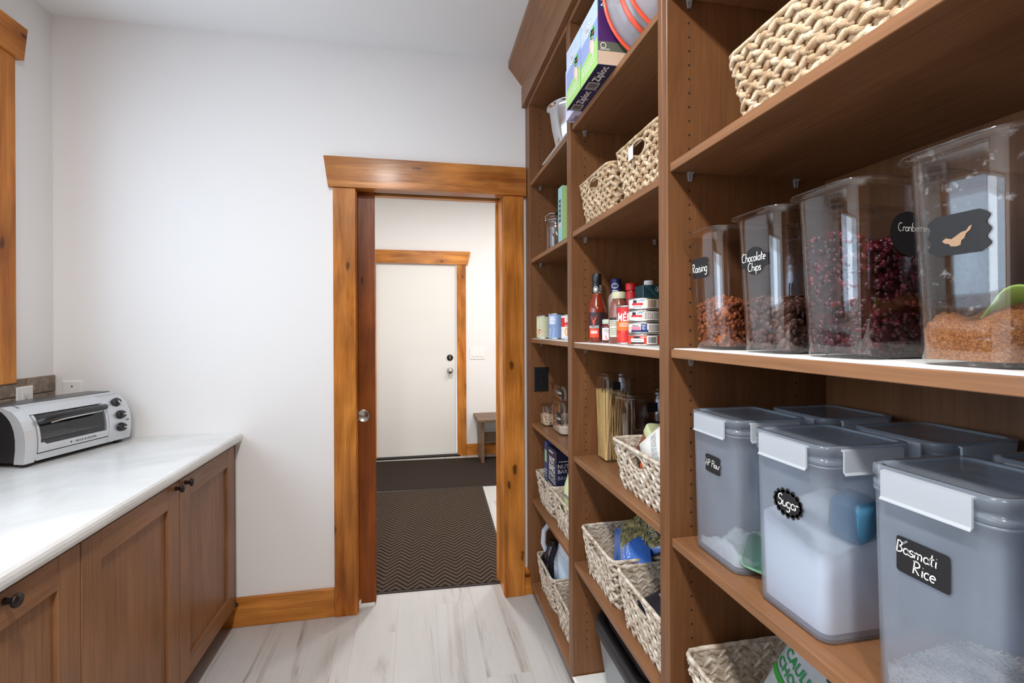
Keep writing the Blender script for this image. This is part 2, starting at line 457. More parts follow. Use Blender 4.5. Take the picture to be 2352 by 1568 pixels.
def arc(cx, cy, rx, ry, a0, a1, n=8):
    return [(cx + rx * cos(radians(a0 + (a1 - a0) * i / n)), cy + ry * sin(radians(a0 + (a1 - a0) * i / n))) for i in range(n + 1)]
HAND = {  # chalk-pen handwriting: (advance, strokes)
 'R': (.62, [[(.08, 0), (.1, 1)], [(.0, .95)] + arc(.2, .76, .3, .24, 95, -95) + [(.1, .5), (.52, 0)]]),
 'C': (.66, [arc(.34, .5, .32, .5, 55, 305, 12)]), 'G': (.7, [arc(.34, .5, .32, .5, 55, 330, 12) + [(.62, .42), (.38, .42)]]),
 'A': (.62, [[(.02, 0), (.3, 1), (.56, 0)], [(.1, .36), (.52, .36)]]), 'P': (.56, [[(.08, 0), (.1, 1)], [(.02, .95)] + arc(.2, .74, .3, .25, 95, -100)]),
 'F': (.52, [[(.1, 0), (.1, 1), (.5, 1)], [(.1, .55), (.42, .55)]]), 'S': (.56, [arc(.28, .75, .24, .25, 30, 250, 9) + arc(.26, .27, .24, .27, 80, -150, 9)]),
 'B': (.6, [[(.08, 0), (.1, 1)], arc(.12, .76, .34, .24, 90, -90) + arc(.12, .27, .4, .27, 90, -90)]),
 'W': (.8, [[(.02, 1), (.18, 0), (.38, .7), (.56, 0), (.74, 1)]]),
 'a': (.5, [arc(.24, .25, .2, .25, 50, 400, 12) + [(.44, .5), (.44, .05), (.5, 0)]]), 'i': (.24, [[(.12, .5), (.12, .04), (.18, 0)], [(.12, .72), (.14, .74)]]),
 's': (.4, [arc(.2, .38, .15, .13, 30, 250, 7) + arc(.19, .13, .16, .13, 80, -150, 7)]), 'n': (.5, [[(.06, .5), (.06, 0)], [(.06, .3)] + arc(.24, .3, .18, .2, 170, 0) + [(.42, 0)]]),
 'g': (.5, [arc(.24, .25, .2, .25, 50, 400, 12) + [(.44, .5), (.42, -.2)] + arc(.24, -.22, .19, .16, 0, -150)]), 'h': (.5, [[(.06, 1), (.06, 0)], [(.06, .3)] + arc(.24, .3, .18, .2, 170, 0) + [(.42, 0)]]),
 'o': (.46, [arc(.22, .25, .19, .25, 90, 450, 12)]), 'c': (.42, [arc(.22, .25, .19, .25, 50, 310, 10)]), 'l': (.22, [[(.08, 1), (.08, .06), (.16, 0)]]),
 't': (.36, [[(.14, .9), (.14, .08), (.26, 0)], [(0, .58), (.32, .58)]]), 'e': (.44, [[(.05, .26), (.4, .28)] + arc(.22, .25, .19, .25, 5, 310, 11)]),
 'p': (.5, [[(.06, .5), (.06, -.4)], arc(.24, .25, .2, .25, 140, -140, 10)]), 'u': (.5, [[(.06, .5)] + arc(.23, .2, .17, .2, 180, 340) + [(.42, .5), (.42, 0)]]),
 'r': (.36, [[(.06, .5), (.06, 0)], [(.06, .3)] + arc(.22, .32, .16, .18, 170, 40)]), 'm': (.74, [[(.06, .5), (.06, 0)], [(.06, .3)] + arc(.2, .3, .14, .2, 170, 0) + [(.34, 0)], [(.34, .3)] + arc(.48, .3, .14, .2, 170, 0) + [(.62, 0)]]),
 'd': (.5, [arc(.24, .25, .2, .25, 50, 400, 12), [(.44, 1), (.44, .05), (.5, 0)]]), 'b': (.5, [[(.06, 1), (.06, 0)], arc(.24, .25, .2, .25, 140, -140, 10)]), ' ': (.34, []),
}

class Decal:
    """flat print laid on a surface through fn(s, t, height)"""
    def __init__(self, fn, step=1e9): self.fn = fn; self.mb = MB(); self.step = step; self.mats = []
    def mi(self, m):
        if m not in self.mats: self.mats.append(m)
        return self.mats.index(m)
    def P(self, s, t, lay): return self.mb.add(self.fn(s, t, 0.00025 * lay))
    def rect(self, s0, t0, s1, t1, m, lay=1):
        k = max(1, ceil(abs(s1 - s0) / self.step)); kt = 1; i = self.mi(m)
        a = [self.P(s0 + (s1 - s0) * j / k, t0, lay) for j in range(k + 1)]; b = [self.P(s0 + (s1 - s0) * j / k, t1, lay) for j in range(k + 1)]
        for j in range(k): self.mb.face((a[j], a[j + 1], b[j + 1], b[j]), i, True)
    def poly(self, pts, m, lay=1): self.mb.face([self.P(x, y, lay) for x, y in pts], self.mi(m))
    def ell(self, cx, cy, rx, ry, m, lay=1, n=16, rot=0.0):
        self.poly([(cx + rx * cos(2 * pi * i / n) * cos(rot) - ry * sin(2 * pi * i / n) * sin(rot), cy + rx * cos(2 * pi * i / n) * sin(rot) + ry * sin(2 * pi * i / n) * cos(rot)) for i in range(n)], m, lay)
    def ring(self, cx, cy, rx, ry, w, m, lay=1, n=18): self.line([(cx + rx * cos(2 * pi * i / n), cy + ry * sin(2 * pi * i / n)) for i in range(n + 1)], w, m, lay)
    def text(self, s, x, y, size, m, lay=2, align='C', rot=0.0, bold=0.0, sx=1.0):
        vv, ff, w1, w0 = text_mesh(s, bold); off = {'C': (w0 + w1) / 2, 'L': w0, 'R': w1}[align]; i = self.mi(m)
        ids = []
        for px, py in vv:
            a, b = (px - off) * size * sx, (py - .35) * size
            ids.append(self.P(x + a * cos(rot) - b * sin(rot), y + a * sin(rot) + b * cos(rot), lay))
        for f in ff: self.mb.face([ids[k] for k in f], i)
    def line(self, pts, w, m, lay=2):
        i = self.mi(m); L = []; 
        for k, p in enumerate(pts):
            a = pts[max(k - 1, 0)]; b = pts[min(k + 1, len(pts) - 1)]
            dx, dy = b[0] - a[0], b[1] - a[1]; d = math.hypot(dx, dy) or 1.0
            nx, ny = -dy / d * w / 2, dx / d * w / 2
            L.append((self.P(p[0] - nx, p[1] - ny, lay), self.P(p[0] + nx, p[1] + ny, lay)))
        for a, b in zip(L, L[1:]): self.mb.face((a[0], b[0], b[1], a[1]), i)
    def hand(self, s, x, y, size, m, lay=3, rot=0.0, w=0.1, slant=0.12):
        tot = sum(HAND[c][0] for c in s); px = -tot / 2
        for c in s:
            adv, st = HAND[c]
            for k in st:
                q = []
                for (a, b) in k:
                    a = a + px + slant * b; X, Y = a * size, (b - .4) * size
                    q.append((x + X * cos(rot) - Y * sin(rot), y + X * sin(rot) + Y * cos(rot)))
                self.line(q, w * size, m, lay)
            px += adv
    def bars(self, x, y, w, h, m, lay=2, n=14):
        rr = random.Random(n); p = 0.0
        while p < 1:
            q = rr.choice((.02, .03, .05)); self.rect(x + p * w, y, x + min(1, p + q) * w, y + h, m, lay); p += q + rr.choice((.02, .03, .045))
    def fine(self, x, y, w, h, m, lay=2, rows=5, seed=1):
        """lines of print too small to read"""
        rr = random.Random(seed)
        for k in range(rows):
            yy = y + h * (1 - (k + .5) / rows); p = 0.0
            while p < .96:
                q = min(rr.uniform(.06, .2), 1 - p); self.rect(x + p * w, yy - h / rows * .22, x + (p + q) * w, yy + h / rows * .22, m, lay); p += q + .04
    def build(self, name, parent): return self.mb.build(name, self.mats, parent)

def plane_map(o, ex, ez, n):
    o, ex, ez, n = Vector(o), Vector(ex), Vector(ez), Vector(n)
    return lambda s, t, h: o + ex * s + ez * t + n * (h + 0.0003)
def front_map(y, z0=0.0, x0=0.0): return plane_map((x0, y, z0), (1, 0, 0), (0, 0, 1), (0, -1, 0))
def side_map(x, z0=0.0, y0=0.0): return plane_map((x, y0, z0), (0, 1, 0), (0, 0, 1), (1, 0, 0))   # right-hand side of a thing
def cyl_map(r, z0=0.0, a0=0.0):
    def fn(s, t, h):
        a = a0 + s / r; rr = r + h + 0.0004
        return Vector((rr * sin(a), -rr * cos(a), z0 + t))
    return fn
FACE = -pi / 2      # rotation of things that face the room from the right-hand shelves
# ================================================================== the room
W = 2.452; XL = -1.578; XR = 0.985; CEIL = 2.785; YB = -1.70; TH = 0.14; HALL = 5.27
HX0, HX1 = -1.40, 1.90

fl = MB(); fl.box(XL - .12, XR + .12, YB - .12, W + TH, -0.10, -0.004)
fl.box(HX0, HX1, W + TH, HALL, -0.10, -0.004)
FLOOR = struct('floor', fl, 'grout', 'pale grey wood-look plank floor')
# planks run away from the camera; one object each
PW, PL = 0.184, 1.22
plank_meshes = {}
def plank(x0, x1, y0, y1):
    key = (round(x1 - x0, 3), round(y1 - y0, 3))
    if key not in plank_meshes:
        b = MB(); b.box(0.00012, key[0] - 0.00012, 0.00012, key[1] - 0.00012, -0.004, 0.0, 0.0003); plank_meshes[key] = b.mesh('plank', 'plank_vinyl')
    o = bpy.data.objects.new('plank', plank_meshes[key]); COL.objects.link(o); o.parent = FLOOR; o.location = (x0, y0, 0)
offs = [0.10, 0.62, 0.28, 0.95, 0.44, 0.80, 0.15]
k = 0; x = XL
while x < HX1 - 0.01:
    x1 = min(x + PW, HX1)
    end = HALL; beg = YB if x1 <= XR + .02 else W + TH
    y = beg - 0.0; nxt = beg + offs[k % 7] + 0.2
    while y < end - 0.02:
        y1 = min(nxt, end)
        if x >= XL: plank(x, x1, y, y1)
        y = y1; nxt = y + PL
    x = x1; k += 1

cl = MB(); cl.box(XL - .12, XR + .12, YB - .12, W + TH, CEIL, CEIL + .1); cl.box(HX0, HX1, W + TH, HALL, CEIL, CEIL + .1)
struct('ceiling', cl, 'ceiling_paint', 'flat white painted ceiling')

# far wall with the pocket-door opening (rough opening behind the jambs)
OX0, OX1, OZ = -0.312, 0.448, 2.098
wb = MB()
wb.box(XL - .12, OX0, W, W + .045, 0, CEIL); wb.box(XL - .12, OX0, W + .098, W + TH, 0, CEIL)   # two leaves with the door pocket between
wb.box(OX1, XR + .12, W, W + TH, 0, CEIL); wb.box(XR + .12, HX1, W + .06, W + TH, 0, CEIL)
wb.box(OX0, OX1, W, W + TH, OZ, CEIL)
struct('wall_far', wb, 'wall_paint', 'off-white wall with the doorway')
# left wall with the window opening
WY0, WY1, WZ0, WZ1 = -0.90, 2.128, 1.235, 2.455  # opening run on out of view to spread daylight along the shelves
wl = MB()
wl.box(XL - .12, XL, YB, WY0, 0, CEIL); wl.box(XL - .12, XL, WY1, W, 0, CEIL)
wl.box(XL - .12, XL, WY0, WY1, 0, WZ0); wl.box(XL - .12, XL, WY0, WY1, WZ1, CEIL)
WALL_L = struct('wall_left', wl, 'wall_paint', 'off-white wall with the window')
wr = MB(); wr.box(XR, XR + .12, YB, W, 0, CEIL); struct('wall_right', wr, 'wall_paint')
wk = MB(); wk.box(XL - .12, XR + .12, YB - .12, YB, 0, CEIL); struct('wall_near', wk, 'maple_upright', 'unseen wall behind the camera, made brown wood to darken canister reflections')  # wood finish put on this unseen wall so the canisters reflect something dark
# hall beyond the doorway; far hall wall with a door opening
DX0, DX1, DZ = -0.44, 0.411, 2.097
hw = MB(); hw.box(HX0, DX0 - .02, HALL, HALL + .12, 0, CEIL); hw.box(DX1 + .002, HX1, HALL, HALL + .12, 0, CEIL); hw.box(DX0 - .02, DX1 + .002, HALL, HALL + .12, DZ, CEIL)
struct('wall_hall_far', hw, 'wall_paint')
hw = MB(); hw.box(HX0 - .12, HX0, W + TH, HALL + .12, 0, CEIL); struct('wall_hall_left', hw, 'wall_paint')
hw = MB(); hw.box(HX1, HX1 + .12, W + TH, HALL + .12, 0, CEIL); struct('wall_hall_right', hw, 'wall_paint')

# window in the left wall: frame, mullion, panes
win = thing('window_1', 'daylight window above the counter, lengthened out of view to spread its light', None, kind='structure')
fr = MB()
fr.box(XL - .058, XL - .010, WY0, WY1, WZ0, WZ0 + .05, .003); fr.box(XL - .058, XL - .010, WY0, WY1, WZ1 - .05, WZ1, .003)
fr.box(XL - .058, XL - .010, WY0, WY0 + .05, WZ0, WZ1, .003); fr.box(XL - .058, XL - .010, WY1 - .05, WY1, WZ0, WZ1, .003)
fr.build('window_frame', 'white_plastic', win)
for a in (.075, 1.085): bx('mullion', 'white_plastic', win, XL - .055, XL - .014, a, a + .06, WZ0, WZ1, .003)
for a, c in ((WY0 + .05, .075), (.135, 1.085), (1.145, WY1 - .05)): bx('pane', 'glass', win, XL - .034, XL - .030, a, c, WZ0 + .05, WZ1 - .05, 0)
# its knotty wood casing
tw = thing('trim_1', 'knotty stained wood casing around the window', None, kind='structure')
bx('side_casing', 'alder_post_x', tw, XL, XL + .02, WY1 - .008, 2.227, 1.186, 2.472)
bx('side_casing', 'alder_post_x', tw, XL, XL + .02, WY0 - .092, WY0 + .008, 1.186, 2.472)
bx('sill', 'alder_beam_y', tw, XL - .04, XL + .02, WY0 + .008, WY1 - .008, 1.205, WZ0)
b = MB(); b.prism([(WY0 - .12, 2.472), (2.252, 2.472), (2.272, 2.608), (WY0 - .14, 2.608)], 'x', XL, XL + .032); b.build('header', 'alder_beam_y', tw)

# doorway casing on the far wall: two posts, a header with slanted ends, jambs and stops
tr = thing('trim_2', 'knotty alder casing around the pantry doorway', None, kind='structure')
CY = W - .022
b = MB(); b.box(-.404, -.299, CY, W, 0, 2.080, .002); b.build('side_casing', 'alder_post', tr)
b = MB(); b.box(.434, .538, CY, W, 0, 2.080, .002); b.build('side_casing', 'alder_post', tr)
b = MB(); b.prism([(-.424, 2.080), (.5525, 2.080), (.5525, 2.226), (-.444, 2.226)], 'y', W - .034, W); b.build('header', 'alder_beam', tr)
bx('jamb', 'alder_post', tr, .430, OX1, W, W + TH, 0, OZ - .018)
b = MB(); b.box(OX0, -.296, W, W + .045, 0, OZ - .018, .001); b.build('jamb', 'alder_post', tr)
b = MB(); b.box(OX0, -.296, W + .098, W + TH, 0, OZ - .018, .001); b.build('jamb', 'alder_post', tr)
b = MB(); b.box(OX0, OX1, W, W + .045, OZ - .018, OZ, .001); b.build('head_jamb', 'alder_beam', tr)
b = MB(); b.box(OX0, OX1, W + .098, W + TH, OZ - .018, OZ, .001); b.build('head_jamb', 'alder_beam', tr)
b = MB(); b.box(OX0, .43, W + .060, W + .084, OZ - .012, OZ, .001); b.build('door_track', 'dark_gap', tr)
b = MB(); b.box(.538 - .12, .538, W + TH, W + TH + .02, 0, 2.08, .002); b.build('side_casing', 'alder_post', tr)

# pocket door, mostly slid into the wall
pd = thing('pocket_door', 'dark stained wood pocket door slid mostly into the wall', 'door', (0, 0, 0))
PY = W + .052
b = MB(); b.box(-1.02, -.217, PY, PY + .040, .014, OZ - .014, .002); b.build('door_leaf', 'alder_door', pd)
T = Matrix.Translation((-.276, PY, .956)) @ Matrix.Rotation(pi / 2, 4, 'X')
b = MB(T); b.lathe([(.0325, 0), (.0325, .0025), (.030, .004), (.026, .004), (.023, .0015), (.001, .0012)], 32); b.build('round_pull', 'satin_nickel', pd)
b = MB(T)
for sx in (-1, 1): b.lathe([(.0032, .0012), (.0032, .0028), (.0005, .003)], 10, (sx * .012, 0, 0))
b.build('pull_screw', 'slot_dark', pd)
g = MB(); g.box(-.296, -.224, PY - .013, PY - .003, .0, .016, .001); g.box(-.300, -.288, PY - .022, PY + .0, 0, .034, .001)
tag(g.build('floor_guide', 'white_plastic'), 'small white floor guide bracket at the pocket door foot', 'door guide')

# baseboards
def baseboard(name, x0, x1, y0, y1, h, mat, label):
    b = MB(); b.box(x0, x1, y0, y1, 0, h, .003); return struct(name, b, mat, label)
baseboard('baseboard_far', -.912, -.404, W - .016, W, .137, 'alder_beam', 'stained wood baseboard left of the doorway')
baseboard('baseboard_far_right', .538, .64, W - .016, W, .137, 'alder_beam', 'short baseboard between doorway and shelving')
baseboard('baseboard_hall', .512, HX1, HALL - .016, HALL, .125, 'alder_beam', 'stained baseboard in the hall')

# hall door
hd = thing('door_1', 'flat white hall door seen through the doorway', None, kind='structure')
bx('door_leaf', 'door_paint', hd, DX0, DX1 - .004, HALL + .004, HALL + .045, .022, DZ - .004, .002)
b = MB(); b.box(DX0 - .03, DX1 + .03, HALL - .03, HALL + .06, -.0, .020, .004); b.build('threshold', 'bronze', hd)
def rosette(z, parts):
    T = Matrix.Translation((.336, HALL + .004, z)) @ Matrix.Rotation(pi / 2, 4, 'X')
    for nm, prof, mt in parts:
        b = MB(T); b.lathe(prof, 24); b.build(nm, mt, hd)
rosette(1.078, [('deadbolt_plate', [(.034, 0), (.034, .006), (.028, .011), (.0005, .012)], 'bronze')])
b = MB(); b.box(.331, .341, HALL - .030, HALL - .008, 1.060, 1.096, .003); b.build('thumb_turn', 'satin_nickel', hd)
rosette(.935, [('knob_plate', [(.033, 0), (.033, .005), (.026, .010), (.012, .012), (.011, .030)], 'satin_nickel'), ('door_knob', [(.011, .030), (.022, .034), (.029, .046), (.029, .054), (.022, .064), (.0005, .067)], 'satin_nickel')])
th = thing('trim_3', 'stained wood casing around the white hall door', None, kind='structure')
bx('side_casing', 'alder_post', th, DX1, .511, HALL - .022, HALL, 0, 2.097)
bx('side_casing', 'alder_post', th, DX0 - .10, DX0, HALL - .022, HALL, 0, 2.097)
b = MB(); b.prism([(DX0 - .12, 2.097), (.531, 2.097), (.562, 2.238), (DX0 - .14, 2.238)], 'y', HALL - .034, HALL); b.build('header', 'alder_beam', th)

# triple switch plate on the hall wall
sw = thing('light_switch', 'white triple light switch plate on the hall wall', 'light switch', (0, 0, 0))
bx('cover_plate', 'white_plastic', sw, .556, .722, HALL - .007, HALL, 1.056, 1.180, .003)
for i, (cx, h) in enumerate(((.594, .068), (.639, .068), (.684, .068))):
    b = MB(); b.box(cx - .017, cx + .017, HALL - .0095, HALL - .006, 1.118 - h / 2, 1.118 + h / 2, .001); b.box(cx - .015, cx + .015, HALL - .013, HALL - .009, 1.118 - (.033 if i != 1 else .031), 1.118 + .004, .001); b.build('rocker', 'white_plastic', sw)

# hall bench
be = thing('hall_bench', 'brown wooden bench against the hall wall', 'bench', (0, 0, 0))
bx('seat', 'bench_wood', be, .590, 1.70, 4.85, HALL - .002, .430, .462, .003)
bx('leg', 'bench_wood', be, .630, .662, 4.90, HALL - .03, .0, .430, .002)
bx('leg', 'bench_wood', be, 1.62, 1.652, 4.90, HALL - .03, .0, .430, .002)
bx('stretcher', 'bench_wood', be, .662, 1.62, HALL - .10, HALL - .08, .16, .26, .002)

# floor mats in the hall
def floor_mat(name, label, x0, x1, y0, y1, z0, mat, border):
    t = thing(name, label, 'floor mat', ((x0 + x1) / 2, (y0 + y1) / 2, z0))
    w, d = (x1 - x0) / 2, (y1 - y0) / 2
    b = MB(); b.box(-w + border, w - border, -d + border, d - border, 0.001, .008, .001); b.build('pile', mat, t)
    b = MB()
    for q in ((-w, w, -d, -d + border), (-w, w, d - border, d), (-w, -w + border, -d + border, d - border), (w - border, w, -d + border, d - border)): b.box(q[0], q[1], q[2], q[3], 0.0003, .0055, .002)
    b.build('rubber_border', 'mat_rubber', t); return t
plain('mat_rubber', S(46, 38, 34), 0.8)
MATO = floor_mat('floor_mat', 'brown herringbone floor mat just past the doorway', -.46, .52, 2.585, 4.20, 0.0, 'mat_chevron', .016)
MATO.rotation_euler = (0, 0, -.036)
floor_mat('floor_mat', 'plain dark brown mat at the foot of the hall door', -1.05, 1.25, 4.212, 5.165, 0.0, 'mat_plain', .012).rotation_euler = (0, 0, -.045)

# ------------------------------------------------------------------ ceiling lamps
def downlight(name, label, x, y, watts, r=0.075, col=(1.0, 0.995, 0.985)):
    t = thing(name, label, 'ceiling light', (x, y, CEIL))
    b = MB(); b.lathe([(r + .022, -.001), (r + .022, -.006), (r + .004, -.010), (r, -.004)], 32); b.build('trim_ring', 'white_plastic', t)
    b = MB(); b.lathe([(r, -.0045), (.0005, -.0045)], 32, cap0=False); b.build('lens', 'lamp_lens', t)
    l = area_light('lamp_light', (x, y, CEIL - .014), (0, 0, -1), r * 2, r * 2, watts, col, 'DISK')
    l.parent = t; l.location = (0, 0, -.014)
    return t
emitter('lamp_lens', (1.0, 0.94, 0.86, 1), 6.0)
downlight('ceiling_light', 'round recessed ceiling light above the middle of the pantry', -.27, .40, LAMP1, .10)
downlight('ceiling_light', 'added fill lamp in the unseen ceiling behind the camera', -.27, -.95, FILL_LAMP, .10)  # second lamp added to even out the light; no such fixture is known
downlight('hall_ceiling_light', 'round recessed ceiling light in the hall', .15, 3.55, 22, .10)
downlight('hall_ceiling_light', 'round recessed ceiling light at the bench end of the hall', 1.2, 3.9, 13, .10)

# ------------------------------------------------------------------ left side: tiles, counter, cabinets
tb = MB(); tb.box(XL, XL + .004, .93, 2.445, .908, 1.198); tb.build('grout_bed', 'grout', WALL_L)
tile_mesh = {}
for r in range(4):
    z0 = .909 + r * .0735; y = 2.443 if r % 2 else 2.365
    if r % 2 == 0:
        ends = [(2.368, 2.443)]; 
    else: ends = []
    segs = ends[:]
    yy = 2.443 if r % 2 else 2.365
    while yy > .95:
        segs.append((max(yy - .150, .932), yy)); yy -= .153
    for (a, c) in segs:
        key = round(c - a, 3)
        if key not in tile_mesh:
            bb = MB(); bb.box(0, .0105, 0, key, 0, .070, .003); tile_mesh[key] = bb.mesh('tile', 'slate_tile')
        o = bpy.data.objects.new('tile', tile_mesh[key]); COL.objects.link(o); o.parent = WALL_L; o.location = (XL + .002 + random.uniform(0, .0015), a, z0)

def wall_plate(name, label, cat, fn, w, h, kind):
    t = thing(name, label, cat)
    b = MB(); n = Vector(fn(0, 0, 1)) - Vector(fn(0, 0, 0))
    def V(s, z, d): return Vector(fn(s, z, 0)) + n * d
    rings = [[V(x, z, d) for x, z in ((-w / 2 + i, -h / 2 + i), (w / 2 - i, -h / 2 + i), (w / 2 - i, h / 2 - i), (-w / 2 + i, h / 2 - i))] for i, d in ((0, 0), (0, .004), (.003, .006))]
    b.loft([[tuple(p) for p in r] for r in rings], False, True, False); b.build('cover_plate', 'white_plastic' if kind != 'black' else 'black_plastic', t)
    D = Decal(lambda s, z, hh: V(s, z, .0062 + hh * 4))
    if kind == 'blank':
        D.ell(0, h * .30, .0035, .0035, 'slot_dark', 1, 10); D.build('screw', t)
        D = Decal(lambda s, z, hh: V(s, z, .0062 + hh * 4)); D.ell(0, -h * .30, .0035, .0035, 'slot_dark', 1, 10); D.build('screw', t)
    elif kind == 'switch_outlet':
        bb = MB(); bb.loft([[tuple(V(x, z, d)) for x, z in ((-.017, -.034), (.017, -.034), (.017, .034), (-.017, .034))] for d in (.006, .008)], False, True, False); bb.build('receptacle', 'white_plastic', t)
        D2 = Decal(lambda s, z, hh: V(s, z, .0083 + hh * 2))
        for zz in (.017, -.017):
            D2.rect(-.0072, zz - .004, -.0058, zz + .005, 'slot_dark'); D2.rect(.0058, zz - .004, .0072, zz + .004, 'slot_dark'); D2.ell(0, zz - .009, .0025, .0025, 'slot_dark', 1, 8)
        D2.build('slots', t)
    elif kind == 'black':
        bb = MB()
        for zz in (.020, -.020): bb.loft([[tuple(V(.0165 * cos(a), zz + .0135 * sin(a), d)) for a in [2 * pi * i / 16 for i in range(16)]] for d in (.006, .008)], False, True, False)
        bb.build('receptacle', 'black_plastic', t)
        D2 = Decal(lambda s, z, hh: V(s, z, .0083 + hh * 2))
        for zz in (.020, -.020): D2.rect(-.0066, zz - .004, -.0054, zz + .005, 'satin_nickel'); D2.rect(.0054, zz - .003, .0066, zz + .004, 'satin_nickel')
        D2.ell(0, 0, .003, .003, 'satin_nickel', 1, 8); D2.build('slots', t)
    return t
wall_plate('wall_outlet', 'white power outlet on the tiled backsplash', 'outlet', plane_map((XL + .0135, 2.27, 1.110), (0, 1, 0), (0, 0, 1), (1, 0, 0)), .08, .115, 'switch_outlet')
wall_plate('wall_plate', 'blank white wall plate beside the tile corner', 'wall plate', plane_map((-1.505, W, 1.110), (1, 0, 0), (0, 0, 1), (0, -1, 0)), .074, .118, 'blank')

# countertop with an eased front edge
XC = -.816
prof = [(XL + .001, .866), (XC - .016, .866), (XC - .008, .868), (XC - .002, .874), (XC, .882), (XC, .892), (XC - .002, .900), (XC - .008, .906), (XC - .016, .908), (XL + .001, .908)]
b = MB(); b.prism(prof, 'y', .93, W - .0015)
tag(b.build('countertop', 'quartz'), 'long white stone countertop with a rounded front edge', 'countertop')

def shaker_door(par, name, y0, y1, z0, z1, xf, knob=None, sw=.076):
    d = thing(name, None, None, (0, 0, 0)); d.parent = par
    t = .020
    bx('stile', 'maple_door', d, xf - t, xf, y0, y0 + sw, z0, z1, .0015); bx('stile', 'maple_door', d, xf - t, xf, y1 - sw, y1, z0, z1, .0015)
    bx('rail', 'maple_rail', d, xf - t, xf, y0 + sw, y1 - sw, z0, z0 + sw, .0008); bx('rail', 'maple_rail', d, xf - t, xf, y0 + sw, y1 - sw, z1 - sw, z1, .0008)
    bx('panel', 'maple_door', d, xf - t + .002, xf - .010, y0 + sw - .004, y1 - sw + .004, z0 + sw - .004, z1 - sw + .004, 0)
    if knob:
        T = Matrix.Translation((xf, knob[0], knob[1])) @ Matrix.Rotation(pi / 2, 4, 'Y')
        k = MB(T); k.lathe([(.008, 0), (.0065, .004), (.006, .014), (.009, .017)], 16)
        k.lathe([(.009, .017), (.0135, .019), (.0145, .022), (.0135, .026), (.0005, .027)], 20)
        k.build('knob', 'bronze', d)
    return d
def base_cabinet(label, y0, y1, doors, toe=True):
    c = thing('base_cabinet', label, 'cabinet', (0, 0, 0))
    XF = -.834
    b = MB(); b.box(XL + .012, XF - .021, y0, y1, .105, .864); b.build('carcass', 'maple_upright', c)
    bx('toe_kick', 'maple_rail', c, XF - .095, XF - .080, y0, y1, 0, .105, 0)
    for (a, e, kn) in doors: shaker_door(c, 'door', a, e, .118, .858, XF, kn)
    return c, XF
c1, XF = base_cabinet('two-door brown wooden base cabinet at the wall end of the counter', 1.384, 2.448, [(1.386, 1.886, (1.861, .838)), (1.890, 2.398, (1.930, .838))])
bx('filler_strip', 'maple_upright', c1, XF - .04, XF - .012, 2.402, 2.448, .105, .862)
T = Matrix.Translation((XF - .012, 2.42, .118)) @ Matrix.Rotation(pi / 2, 4, 'Y')
k = MB(T); k.lathe([(.009, 0), (.009, .012), (.006, .016), (.0005, .017)], 12); k.build('door_bumper', 'bronze', c1)
base_cabinet('brown wooden cabinet with one centred knob, cut by the left edge', .932, 1.3835, [(.935, 1.382, (1.158, .838))])

# ------------------------------------------------------------------ right side: built-in shelving
X = .556; XBK = .975; PT = .019
SZ = {1: [2.133, 1.742, 1.339, .914, .530], 2: [2.144, 1.748, 1.337, .918, .526], 3: [2.160, 1.764, 1.342, .914, .526]}
BY = {1: (1.741, 2.361), 2: (1.038, 1.696), 3: (.330, .996)}
PANELS = {1: ((1.7186, 1.741), (2.361, 2.380)), 2: ((1.0174, 1.038), (1.696, 1.7184)), 3: ((.309, .330), (.996, 1.0172))}
BAYLAB = {1: 'tall brown shelving bay beside the doorway', 2: 'middle tall brown shelving bay between two uprights', 3: 'nearest tall brown shelving bay with clear canisters'}
ZD = .100
hole_z = [.20 + .032 * i for i in range(72)]
def bay(i):
    y0, y1 = BY[i]; t = thing('shelving_bay', BAYLAB[i], 'shelving', (0, 0, 0), group='built-in pantry shelving')
    for (a, c) in PANELS[i]: bx('side_panel', 'maple_upright', t, X, XBK, a, c, .081, 2.545, .0012)
    bx('back_panel', 'maple_upright', t, XBK, XR - .0005, PANELS[i][0][0], PANELS[i][1][1], .081, 2.545, 0)
    bx('top_panel', 'maple_run', t, X, XBK, y0, y1, 2.526, 2.545, .001)
    bx('bottom_deck', 'maple_run', t, X + .002, XBK, y0, y1, ZD - .019, ZD, .001)
    bx('toe_kick', 'maple_run', t, X + .06, X + .078, PANELS[i][0][0], PANELS[i][1][1], 0, .081, 0)
    for z in SZ[i]:
        s = bx('shelf', 'maple_run', t, X + .006, XBK - .001, y0 + .0015, y1 - .0015, z - PT - .0005, z, .0012)
        for px in (X + .055, XBK - .085):
            for (py, d) in ((y1, -1), (y0, 1)):
                p = MB(); 
                p.box(px - .007, px + .007, py, py + d * .011, z - PT - .004, z - PT - .0006, .001)
                p.prism([(px - .006, z - PT - .004), (px + .006, z - PT - .004), (px + .003, z - PT - .020), (px - .003, z - PT - .020)], 'y', py, py + d * .005)
                p.build('shelf_pin', 'pin_plastic', s)
    h = MB()
    for (py, d) in ((y1, -1), (y0, 1)):
        for px in (X + .055, XBK - .085):
            for z in hole_z:
                if any(abs(z - (s_ - .012)) < .022 for s_ in SZ[i]): continue
                ring = [(px + .0027 * cos(a), py + d * .0004, z + .0027 * sin(a)) for a in [2 * pi * q / 8 for q in range(8)]]
                h.face([h.add(p) for p in (ring if d > 0 else ring)], 0)
    tag(h.build('shelf_pin_holes', 'dark_gap', t), kind='stuff')
    return t
B1, B2, B3 = bay(1), bay(2), bay(3)
bx('scribe_filler', 'maple_upright', B1, X, X + .019, 2.3803, W - .0005, .137, 2.545, .001)
